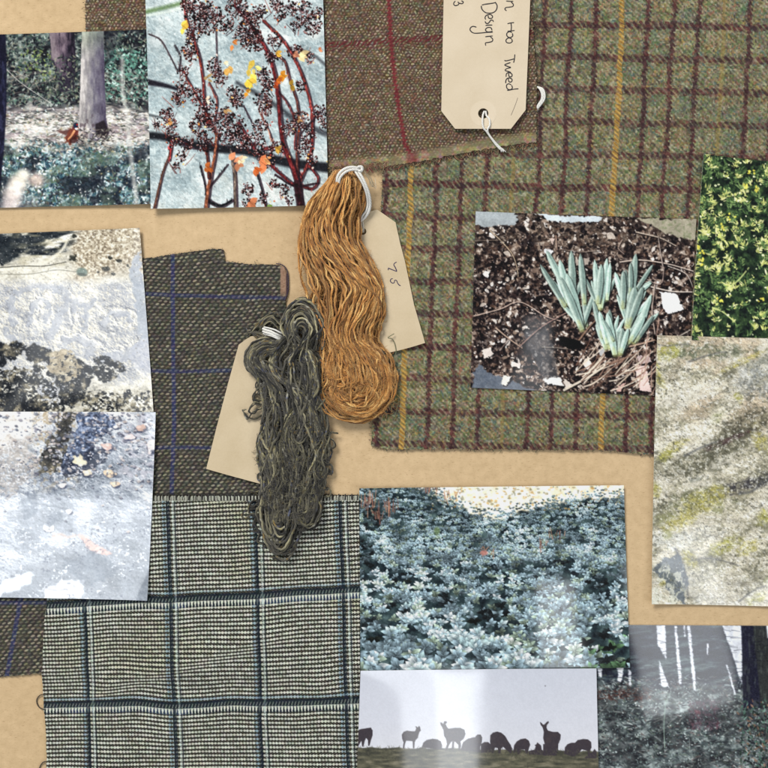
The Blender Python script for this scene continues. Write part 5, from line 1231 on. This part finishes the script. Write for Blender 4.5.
# tag of the mustard hank
t2 = empty('luggage_tag', 380, 280, 0); tag_obj(t2, 'manila tag marked with a small number, half under the mustard yarn', 'tag', 'manila tags on string')
zt2 = lambda x, y: 2.6 + .008 * (x - 385) + .004 * (y - 280)
card('card', [(350, 216.5), (377.3, 209.7), (395.5, 222.5), (400, 243), (405, 262), (414, 305), (425, 343), (412, 347), (398.5, 350.6), (354, 360), (339, 240)], (363, 231.5), 3.4, zt2, M_TAG2, t2, .35)
def R(l): return [[(380 + x / 7.68, 240 + y / 7.68) for x, y in s] for s in l]
zi2 = lambda x, y: zt2(x, y) + .35
ink(t2, R([[(130, 170), (114, 178), (106, 192), (118, 214), (130, 243)], [(132, 244), (100, 232), (60, 216)], [(66, 234), (63, 228), (64, 220)],
           [(100, 297), (84, 302), (80, 318), (94, 332), (110, 328), (112, 312), (126, 312), (136, 334), (148, 348), (160, 353)]]), zi2, (60, 50, 88), rad=.48)
T = Tubes()
# cotton tie: loops round the head of the hank, knot, down to the hole
cord(T, [(339.5, 189, 17), (337.8, 185, 20), (338.8, 179.5, 21.5), (343, 174.5, 22), (349, 171.5, 21.5), (355, 171, 20.5), (361, 172.5, 18.5)], 1.35)
cord(T, [(341.5, 188.5, 18), (340, 185.5, 20.5), (341.3, 181, 22), (345.5, 176.6, 22.5), (351, 174, 22), (357, 173.6, 21), (362, 175, 18.6)], 1.25)
cord(T, [(358, 174, 19.5), (362, 180, 20.5), (366, 188, 19.5), (369.3, 197, 16), (370.3, 206, 11), (368.5, 213, 8.5), (364.5, 218.5, 7), (360.5, 221, 6)], 1.35)
cord(T, [(355, 174, 20), (358.5, 179.5, 21.5), (363, 187, 20.6), (366.6, 196, 17), (368, 205, 11.6), (366.4, 211.5, 9), (362.5, 216.5, 7.4), (360.5, 222, 6)], 1.1)
for a in np.linspace(0, 5.2, 5):   # knot
    cord(T, [(360.5 + 3 * math.cos(a + t) * (.8 + .2 * math.sin(a)), 172.6 + 2.2 * math.sin(a + t), 20 + 1.4 * math.sin(2 * t + a)) for t in np.linspace(0, 3.6, 7)], 1.25, pitch=3)
for k in range(7):                 # frayed tail of the knot
    cord(T, [(364, 174, 16.5), (369 + rs.randn() * .8, 178 + k * .7, 13 - k * .3), (372 + rs.randn() * 1.3, 183 + k * .8, 9.5), (375 + rs.randn() * 1.6, 186.5 + rs.randn() * 2, 6.5)], .24, col=(206, 192, 164), pitch=99)
cord(T, [(375, 179, 7), (375.6, 184, 7.5), (376, 189, 6.8)], .3, col=(220, 206, 180), pitch=99)
cord(T, [(361, 220, 6), (361.6, 225, 5.4), (362.3, 229, 4.6), (363, 232, 2.2)], .75, col=(214, 206, 190))
cord(T, [(362.4, 220, 6.2), (363.4, 225, 5.5), (363.6, 229, 4.7), (363.4, 232, 2.2)], .7, col=(220, 214, 198))
T.build('string', M_STRING, t2)

# blank tag of the charcoal hank
t3 = empty('luggage_tag', 245, 410, 0); tag_obj(t3, 'blank side of a manila tag lying under the dark grey yarn', 'tag', 'manila tags on string')
zt3 = lambda x, y: 2.0 + .003 * (y - 340)
card('card', [(250, 336.5), (238.8, 344.7), (228, 384), (216.4, 428.5), (206.4, 468.8), (230, 475.5), (255.3, 482.3), (276, 487.5), (300, 372), (287, 344), (272, 333)], (270, 347), 3.4, zt3, M_TAG2, t3, .35)
T = Tubes()
for k, (dx, dy, r) in enumerate(((0, 0, 1.25), (.2, 2.6, 1.2), (2, 4.8, 1.0), (4, -1.6, .8))):
    cord(T, [(263.6 + dx * .3, 329 + dy, 8), (267 + dx, 330.5 + dy, 13), (272 + dx, 332 + dy, 15), (277 + dx, 334.5 + dy, 15), (283 + dx, 337 + dy, 11)], r)
cord(T, [(266, 332, 10), (266.5, 339, 7), (269, 345, 4), (270, 348, 2.6)], .8, col=(214, 206, 190))
T.build('string', M_STRING, t3)
# ------------------------------------------------------------------ yarn hanks
rs = np.random.RandomState(77)
def crimp(P, amp, wl, seedv):
    """small sideways wander of a spun strand"""
    P = P.copy(); n = len(P)
    d = np.gradient(P[:, :2], axis=0); d /= np.linalg.norm(d, axis=1)[:, None] + 1e-9
    s = np.concatenate([[0], np.cumsum(np.linalg.norm(np.diff(P[:, :2], axis=0), axis=1))])
    w = (fbm(s / wl, np.full(n, seedv), 601, 2) - .5) * 2 * amp
    P[:, 0] += -d[:, 1] * w; P[:, 1] += d[:, 0] * w
    P[:, 2] += (fbm(s / (wl * 1.3), np.full(n, seedv + 50), 603, 2) - .5) * amp * 1.3
    return P

def strand_cols(P, palette, seedv, fleck=None, fscale=6):
    n = len(P); s = np.arange(n) * 1.0
    v = fbm(s / fscale, np.full(n, seedv), 611, 3)
    a, b, c = [C(*q) for q in palette]
    t = np.clip((v - .25) * 2, 0, 1)[:, None]
    col = np.where(t < .5, a + (b - a) * t * 2, b + (c - b) * (t * 2 - 1))
    if fleck:
        for i, f in enumerate(fleck):
            w = vn(s / 3.0, np.full(n, seedv * 3 + i * 7), 621 + i)
            m = sst(.86, .95, w)[:, None]
            col = col + (C(*f) - col) * m * .8
    return col

h1 = empty('yarn_hank', 350, 300, 0); tag_obj(h1, 'mustard yellow hank of twisted wool yarn tied with white string', 'yarn hank', 'hanks of wool yarn')
ys = np.array([172, 178, 185, 200, 220, 240, 255, 275, 295, 315, 330, 342, 355, 375, 392])
Ls = np.array([336, 331, 325, 314, 304, 299.5, 298, 300, 305, 313, 318, 320, 320, 322, 321])
Rs = np.array([350, 358, 364, 366, 361, 360.5, 368, 379, 384, 384.5, 379, 378, 391, 397, 397])
MUS = [(150, 98, 46), (194, 138, 72), (224, 176, 110)]
Tm = Tubes()
Hz = 19.0
def muspath(u, y0=176, y1=390, q=1.0, sv=0.0, drift=.32):
    ysamp = np.arange(y0, y1, 6.0)
    uu = np.clip(u + (fbm(ysamp / 48, np.full(len(ysamp), sv), 631, 2) - .5) * 2 * drift, -.99, .99)
    uu = np.clip(uu + np.interp(ysamp, [180, 225, 290, 330, 385], [-.30, -.25, .42, -.05, .15]) * (1.05 - uu * uu), -.99, .99)
    Lx = np.interp(ysamp, ys, Ls); Rx = np.interp(ysamp, ys, Rs)
    x = (Lx + Rx) / 2 + (Rx - Lx) / 2 * uu
    env = np.interp(ysamp, [172, 182, 200, 320, 345, 370, 400], [.50, .85, 1, .9, .75, .72, .6])
    z = 4.2 + Hz * env * q * np.sqrt(np.clip(1 - uu * uu * .92, 0, 1))
    return x, ysamp, z, uu
def rand_mus(): return rs.uniform(-1, 1)
for i in range(104):
    sv = 3.7 * i
    top = i >= 56
    q = rs.uniform(.86, 1.06) if top else rs.uniform(.25, .72)
    u = rand_mus() * .97
    if top: u = ((i - 56) / 48 * 2 - 1) * .95 + rs.randn() * .05
    x, y, z, uu = muspath(u, 176 + rs.uniform(-2, 3), 386, q, sv)
    down = list(zip(x, y, z))
    # loop round the bottom and back up as another strand
    cx, cy = 357 + rs.randn() * 4, 385 + rs.randn() * 4
    r = max(.22, abs(uu[-1])) ; sgn = 1 if uu[-1] > 0 else -1
    arc = []
    rx, ry = 37.5 * r, 37.0 * r ** 0.8 * rs.uniform(.72, 1.05)
    for ph in np.linspace(.15, math.pi - .15, 9):
        arc.append((cx + sgn * rx * math.cos(ph), cy + ry * math.sin(ph), 4 + (Hz * .62) * q * math.sqrt(max(0, 1 - (r * .97) ** 2)) * .9 + 3.0 * q * math.sin(ph * 2 + sv) * .5))
    u2 = -sgn * r
    upn = rs.choice([0, 1], p=[.35, .65])
    path = down + arc
    if upn:
        ytop = rs.uniform(250, 372) if rs.rand() < .35 else 178
        x2, y2, z2, _ = muspath(u2, ytop, 386, q * rs.uniform(.5, 1), sv + 90, .26)
        path += list(zip(x2, y2, z2))[::-1]
    # heads curl over under the tie
    x0, y0, z0 = down[0]
    head = [(x0 + (346 - x0) * .15, y0 - 1.0 + 4, 3.5), (x0, y0 - 3.0, max(5, z0 * .65))]
    path = head + path
    P = crimp(spline(path, 1.25), rs.uniform(1.2, 2.4), rs.uniform(8, 15), sv)
    P = crimp(P, .55, 4.5, sv + 7)
    k = rs.uniform(.78, 1.14)
    Tm.add(P, rs.uniform(.84, 1.08), strand_cols(P, MUS, sv) * k, sides=7, ply=2, plyamp=.15, pitch=3.8, phase=sv)
# loops that have slipped sideways at the upper left, and cross strands at the waist and bottom
for i in range(12):
    w = rs.uniform(.2, 1)
    P = [(338, 186 + rs.randn(), 12), (326 - 5 * w, 190 + 3 * w, 13), (313 - 5 * w, 202 + 5 * w, 12), (309 - 6 * w, 218 + 8 * w, 12), (315 - 5 * w, 229 + 8 * w, 15), (323, 222 + 9 * w, 18), (334, 206 + 9 * w, 19), (341, 194, 17)]
    P = crimp(spline(P, 1.2), 1.2, 9, 400 + i); Tm.add(P, 1.0, strand_cols(P, MUS, 400 + i) * rs.uniform(.85, 1.1), ply=2, plyamp=.15, pitch=3.8)
for i in range(20):
    w = rs.uniform(-1, 1); s0 = rs.choice([-1, 1])
    P = [(350 + 8 * w, 318, 15 + w), (352 + 10 * w, 336, 16), (362 + 14 * abs(w), 350, 16 + w), (378 + 10 * w, 366, 13), (386 + 6 * w, 384, 12), (378 + 8 * w, 402, 12 + w), (362 + 8 * w, 411 + 5 * w, 12), (344 + 6 * w, 408 + 7 * w, 12), (331 + 4 * w, 396 + 6 * w, 10)]
    if s0 < 0: P = [(352 + 6 * w, 322, 15), (340 + 5 * w, 342, 16), (331 + 4 * w, 362, 14), (333 + 5 * w, 378, 14 + w), (346 + 5 * w, 374 + 5 * w, 15), (362 + 5 * w, 380 + 6 * w, 15), (376 + 5 * w, 396 + 5 * w, 13), (368, 412 + 4 * w, 10)]
    P = crimp(spline(P, 1.2), 1.5, 10, 500 + i); Tm.add(P, rs.uniform(.92, 1.08), strand_cols(P, MUS, 500 + i) * rs.uniform(.85, 1.15), ply=2, plyamp=.15, pitch=3.8)
for i in range(10):
    w = rs.uniform(-1, 1); P = [(352 + 12 * w, 270, 18), (362 + 9 * w, 284 + 4 * w, 20), (374 + 5 * w, 296 + 4 * w, 16), (372 + 8 * w, 310, 15), (362 + 10 * w, 322, 15)]
    P = crimp(spline(P, 1.2), 1.4, 9, 560 + i); Tm.add(P, 1.0, strand_cols(P, MUS, 560 + i) * rs.uniform(.85, 1.15), ply=2, plyamp=.15, pitch=3.8)
Tm.build('yarn', M_YARN, h1)
T = Tubes()
for P in ([(392, 368, 8), (396, 352, 6), (393, 340, 7), (388, 338, 9), (394, 334, 8)], [(396, 372, 6), (398.5, 388, 4), (398.5, 402, 4), (396, 412, 4), (395, 420, 3.5)]):
    T = Tubes(); P = spline(P, 1.0); T.add(P, .42, C(112, 116, 84), sides=5); T.build('stray_strand', M_YARN, h1)

h2 = empty('yarn_hank', 290, 420, 0); tag_obj(h2, 'dark grey-green hank of flecked wool yarn overlapping the mustard one', 'yarn hank', 'hanks of wool yarn')
DK = [(44, 43, 41), (76, 73, 64), (140, 134, 106)]
FL = [(142, 134, 84), (150, 148, 136), (66, 72, 100), (120, 98, 52)]
Td = Tubes()
yb = np.array([345, 362, 380, 400, 420, 440, 460, 480, 500, 515])
Lb = np.array([268, 262, 259, 263, 263, 259, 258, 262, 260, 259])
Rb = np.array([318, 321, 323, 326, 328, 330, 329, 326, 322, 320])
Hd = 17.0
def dkpath(u, y0, y1, q, sv, drift=.45):
    yy = np.arange(y0, y1, 6.0)
    uu = np.clip(u + (fbm(yy / 42, np.full(len(yy), sv), 641, 2) - .5) * 2 * drift, -.98, .98)
    Lx = np.interp(yy, yb, Lb); Rx = np.interp(yy, yb, Rb)
    env = np.interp(yy, [340, 360, 440, 480, 515], [.9, 1, .9, .75, .6])
    # two ropes with a valley between them lower down
    val = 1 - .55 * np.exp(-((uu + .12) / .22) ** 2) * sst(400, 440, yy)
    return (Lx + Rx) / 2 + (Rx - Lx) / 2 * uu, yy, 4.0 + Hd * q * env * val * np.sqrt(np.clip(1 - uu ** 2 * .92, 0, 1)), uu
def addd(path, sv, cr=1.5, rad=1.0, k=None):
    P = crimp(spline(path, 1.2), cr, rs.uniform(8, 15), sv); P = crimp(P, min(.6, cr * .6), 4.2, sv + 9)
    kk = rs.uniform(.55, 1.35) if k is None else k
    Td.add(P, rad * rs.uniform(.85, 1.15), strand_cols(P, DK, sv, FL, 16) * kk, sides=7, ply=2, plyamp=.16, pitch=5, phase=sv)
for i in range(112):
    sv = 900 + 2.9 * i; q = rs.uniform(.25, .75) if i < 58 else rs.uniform(.82, 1.06)
    u = rs.uniform(-.97, .97)
    x, y, z, uu = dkpath(u, 352, 500, q, sv)
    body = list(zip(x, y, z))
    # ---- start
    st = rs.rand()
    if u < -.15 or (st < .25):       # left lobe: out of the tie, round to the left and down
        r = rs.uniform(.25, 1)
        if u > .3: r *= .8
        cx, cy = 273, 359
        head = [(287, 339 + rs.randn() * 2, 13 * q + 4)] + [(cx + 28 * r * math.cos(a), cy + 21 * r * math.sin(a), 5 + 13 * q * math.sqrt(max(0, 1 - (r * .93) ** 2)) + 2) for a in np.linspace(-1.35, -math.pi - .75, 7)]
        if r < .55 and u < -.5: pass
        body = [b for b in body if b[1] > 384 + 10 * r * 0]
    else:                             # upper right lobe: inverted U
        r = rs.uniform(.22, 1)
        cx, cy = 302.5 + rs.randn() * 1.5, 332 + rs.randn() * 2
        r = r if rs.rand() < .7 else r * .4
        side = rs.choice([-1, 1])
        a0, a1 = (math.pi + .3, 2 * math.pi - 0.0) if side > 0 else (2 * math.pi - .2, math.pi + 0.0)
        pre = [(cx - side * 19 * r + 0, 350, 6 + 6 * q), (cx - side * 21 * r, 341, 6 + 8 * q)]
        head = pre + [(cx + 21.5 * r * math.cos(a), cy + 35.5 * r * math.sin(a), 5 + 14 * q * math.sqrt(max(0, 1 - (r * .93) ** 2)) + 2) for a in np.linspace(a0, a1, 8)]
        body = [b for b in body if b[1] > 356]
    # ---- end: U-turn in one of the two lower lobes
    bx, by, bz = body[-1]
    if bx < 292:
        cx, cy, rx, ry = 279.5 + rs.randn() * 4, 504 + rs.randn() * 5, 19, 52
    else:
        cx, cy, rx, ry = 304 + rs.randn() * 3, 502 + rs.randn() * 3, 17, 29
    r = np.clip(abs(bx - cx) / rx, .15, 1.0); sg = 1 if bx > cx else -1
    ry = ry * (r ** .6) * rs.uniform(.6, 1.04)
    arc = [(cx + sg * rx * r * math.cos(a), cy + ry * math.sin(a), 4 + 9.5 * q * math.sqrt(max(0, 1 - (.93 * r) ** 2)) + 1) for a in np.linspace(.2, math.pi - .2, 8)]
    x2, y2, z2, _ = dkpath(np.clip(u - sg * .5, -.95, .95), rs.uniform(400, 478), 496, q * rs.uniform(.5, 1), sv + 33)
    path = head + body + arc + list(zip(x2, y2, z2))[::-1]
    addd(path, sv)
# broad S-shaped strands across the front
for i in range(16):
    w = rs.uniform(-1, 1)
    addd([(286 + w * 3, 342, 16), (279 + 4 * w, 352, 18), (275 + 4 * w, 366, 19), (282 + 4 * w, 378, 20), (296 + 5 * w, 388, 20), (308 + 6 * w, 404, 18), (318 + 5 * w, 424, 15), (322 + 4 * w, 446, 12), (318 + 6 * w, 470, 11)], 1400 + i, 1.1)
for i in range(14):
    w = rs.uniform(-1, 1)
    addd([(292 + 4 * w, 344, 17), (306 + 5 * w, 352, 18), (314 + 4 * w, 370, 16), (312 + 6 * w, 392, 17), (296 + 8 * w, 412, 18), (286 + 8 * w, 436, 15), (292 + 8 * w, 460, 13), (304 + 7 * w, 480, 12)], 1500 + i, 1.2)
for i in range(10):
    w = rs.uniform(-1, 1)
    addd([(291, 424 + 5 * w, 17), (298 + w * 2, 441 + w * 2, 18), (306, 437 + 3 * w, 18), (309, 430 + 4 * w, 17), (302, 427, 17), (295 + 2 * w, 434, 16)] if i < 2 else
         [(268 + 4 * w, 424, 12), (260 + 3 * w, 442, 10), (266 + 4 * w, 460, 12), (276 + 4 * w, 478, 12), (282 + 5 * w, 498, 11), (276 + 6 * w, 516, 10)], 1600 + i, 1.2)
Td.build('yarn', M_YARN, h2)
# curls and fuzz that stand out from the hank
Td = Tubes()
curls = [[(262, 408, 7), (254, 412, 7), (248, 419, 7), (243.5, 411, 8), (246, 409.5, 8)], [(264, 414, 6), (256, 418, 6), (249, 417, 7), (245, 413, 7)], [(262, 404, 8), (255, 403, 8), (250, 409, 9), (254, 413, 8), (259, 408, 8)],
         [(259, 378, 6), (256, 386, 6), (260, 392, 7), (254, 396, 6), (258, 402, 7), (263, 398, 8)], [(262, 384, 6), (257, 390, 7), (253, 398, 6), (259, 404, 6)], [(261, 401, 9), (256, 398, 10), (258, 394, 9), (263, 396, 8)],
         [(262, 472, 6), (259, 474, 6), (259, 480, 6), (264, 478, 8)], [(258, 490, 5), (250, 492, 4), (247, 500, 4), (252, 506, 5), (258, 504, 6)], [(256, 508, 5), (247, 510, 4), (242, 515, 4), (246, 518, 4), (253, 513, 5)], [(260, 500, 6), (252, 502, 5), (249, 512, 5), (256, 516, 6), (255, 524, 5), (260, 530, 6)],
         [(262, 520, 6), (254, 522, 4), (253, 530, 4), (259, 534, 5), (257, 541, 5), (264, 544, 6)], [(270, 540, 6), (264, 548, 4), (268, 555, 4), (276, 558, 5), (286, 560, 4), (292, 556, 5)],
         [(318, 500, 6), (320, 490, 6), (326, 487, 6), (331, 490, 5), (330, 496, 5), (325, 497, 5)], [(314, 512, 5), (318, 500, 6), (316, 492, 6), (322, 488, 5), (328, 489, 5)], [(310, 530, 5), (318, 522, 5), (322, 508, 5), (321, 498, 5)],
         [(326, 436, 7), (331, 432, 7), (335, 433, 6), (338, 434, 6)], [(327, 450, 6), (334, 446, 6), (333, 440, 6), (329, 438, 7)], [(326, 462, 6), (332, 466, 6), (331, 473, 5), (327, 474, 5)], [(322, 474, 6), (324, 480, 5), (321, 482, 5)], [(327, 444, 6), (332, 452, 6), (329, 462, 6)], [(324, 468, 5), (329, 470, 5), (332, 474, 4)],
         [(280, 331, 8), (272, 322, 8), (265, 325, 7), (264, 332, 8)], [(282, 326, 8), (273, 317, 8), (264, 321, 7), (260, 329, 6)], [(284, 322, 8), (276, 313, 7), (267, 316, 6), (258, 324, 5), (250, 332, 4)], [(264, 334, 8), (256, 332, 6), (249, 333, 5), (245, 328, 4)], [(268, 336, 9), (259, 337, 7), (252, 334, 5), (247, 337, 4)]]
for i, c in enumerate(curls):
    Td = Tubes()
    for j in range(2 if i < 21 else 4):
        addd([(a + rs.randn() * .7, b + rs.randn() * .7, z) for a, b, z in c], 1700 + i * 5 + j, .5, .72 if i < 21 else .45, None if i < 21 else 1.15)
    Td.build('loose_curl', M_YARN, h2)
# hair-fine halo of both yarns
def halo(parent, n, fx, cols, rad=.13):
    T = Tubes()
    for i in range(n):
        x, y, z = fx(); a = rs.rand() * 6.28; P = []
        for t in range(6):
            P.append((x, y, z)); x += math.cos(a) * rs.uniform(.6, 1.8); y += math.sin(a) * rs.uniform(.6, 1.8); a += rs.uniform(-.9, .9); z += rs.uniform(-.5, .6)
        T.add(spline(P, .8), rad, C(*cols[rs.randint(len(cols))]), sides=4)
    T.build('fuzz', M_YARN, parent)
def fm():
    y = rs.uniform(182, 415); L = np.interp(y, ys, Ls); Rr = np.interp(y, ys, Rs); u = rs.uniform(-1.02, 1.02)
    return (L + Rr) / 2 + (Rr - L) / 2 * u, y, 5 + 15 * math.sqrt(max(0, 1 - u * u))
def fd():
    y = rs.uniform(345, 520); L = np.interp(y, yb, Lb); Rr = np.interp(y, yb, Rb); u = rs.uniform(-1.05, 1.05)
    return (L + Rr) / 2 + (Rr - L) / 2 * u, y, 5 + 14 * math.sqrt(max(0, 1 - u * u))
halo(h1, 1800, fm, [(200, 150, 80), (170, 116, 52)])
halo(h2, 1800, fd, [(90, 86, 74), (60, 58, 54), (130, 124, 96)])
# ------------------------------------------------------------------ camera and light
HC = 0.60
cam = bpy.data.cameras.new('camera'); co = bpy.data.objects.new('camera', cam); COL.objects.link(co)
co.location = (0, 0, HC + 0.002); co.rotation_euler = (0, 0, 0)
cam.sensor_width = 36; cam.sensor_fit = 'HORIZONTAL'
cam.lens = 36 * HC / (768 * S)
cam.clip_start = .01; cam.clip_end = 50
scene.camera = co

w = bpy.data.worlds.new('World'); scene.world = w; w.use_nodes = True
bg = w.node_tree.nodes['Background']; bg.inputs[0].default_value = (0.93, 0.97, 1.0, 1); bg.inputs[1].default_value = 0.24

def area(name, loc, target, sx, sy, radiance, col=(1, 1, 1), rot=0):
    l = bpy.data.lights.new(name, 'AREA'); l.shape = 'RECTANGLE'; l.size = sx; l.size_y = sy
    l.energy = radiance * math.pi * sx * sy; l.color = col
    o = bpy.data.objects.new(name, l); COL.objects.link(o); o.location = loc
    from mathutils import Vector
    d = Vector(target) - Vector(loc)
    o.rotation_euler = d.to_track_quat('-Z', 'Y').to_euler()
    if rot: o.rotation_euler.z += rot
    return o

# large soft window light from the upper left of the board
area('window_light', (-1.15, 1.9, 1.75), (0, 0, 0), 1.1, 1.0, 26.5, (1.0, 0.975, 0.93))
area('room_bounce', (1.9, -1.3, 1.6), (0, 0, 0), 1.4, 1.2, 3.6, (0.95, 0.97, 1.0))

# lamps added for skylight glare, each placed to mirror in one glossy print
ZL = 2.3
def add_glare_lamp(x0, x1, y0, y1, rad, col=(.92, .96, 1.0), rot=0, z=2.5):
    k = 1 + (ZL - z * MM) / (HC - z * MM)
    mx, my = (x0 + x1) / 2, (y0 + y1) / 2
    X = (mx - CX) * S * k; Y = (CY - my) * S * k
    l = bpy.data.lights.new('glare_lamp', 'AREA'); l.shape = 'RECTANGLE'
    l.size = (x1 - x0) * S * k; l.size_y = (y1 - y0) * S * k
    l.energy = rad * math.pi * l.size * l.size_y; l.color = col
    o = bpy.data.objects.new('glare_lamp', l); COL.objects.link(o); o.location = (X, Y, ZL); o.rotation_euler = (0, 0, rot)
add_glare_lamp(406, 440, 676, 790, 5.5)
add_glare_lamp(420, 474, 672, 800, 9.5)
add_glare_lamp(432, 480, 668, 810, 9.0)
add_glare_lamp(541, 577, 580, 667, 6.5)
add_glare_lamp(526, 552, 318, 400, 2.2)
add_glare_lamp(-60, 160, 492, 640, 7.0)
add_glare_lamp(20, 152, 270, 390, 2.6)
add_glare_lamp(636, 728, 560, 712, 5.6, rot=.12)
add_glare_lamp(466, 500, 372, 400, 2.0)

vs = scene.view_settings
scene.display_settings.display_device = 'sRGB'
vs.view_transform = 'Standard'; vs.look = 'None'; vs.exposure = 0.0; vs.gamma = 1.0; vs.use_curve_mapping = False
scene.render.engine = 'CYCLES'
scene.cycles.max_bounces = 6; scene.cycles.diffuse_bounces = 3; scene.cycles.glossy_bounces = 3
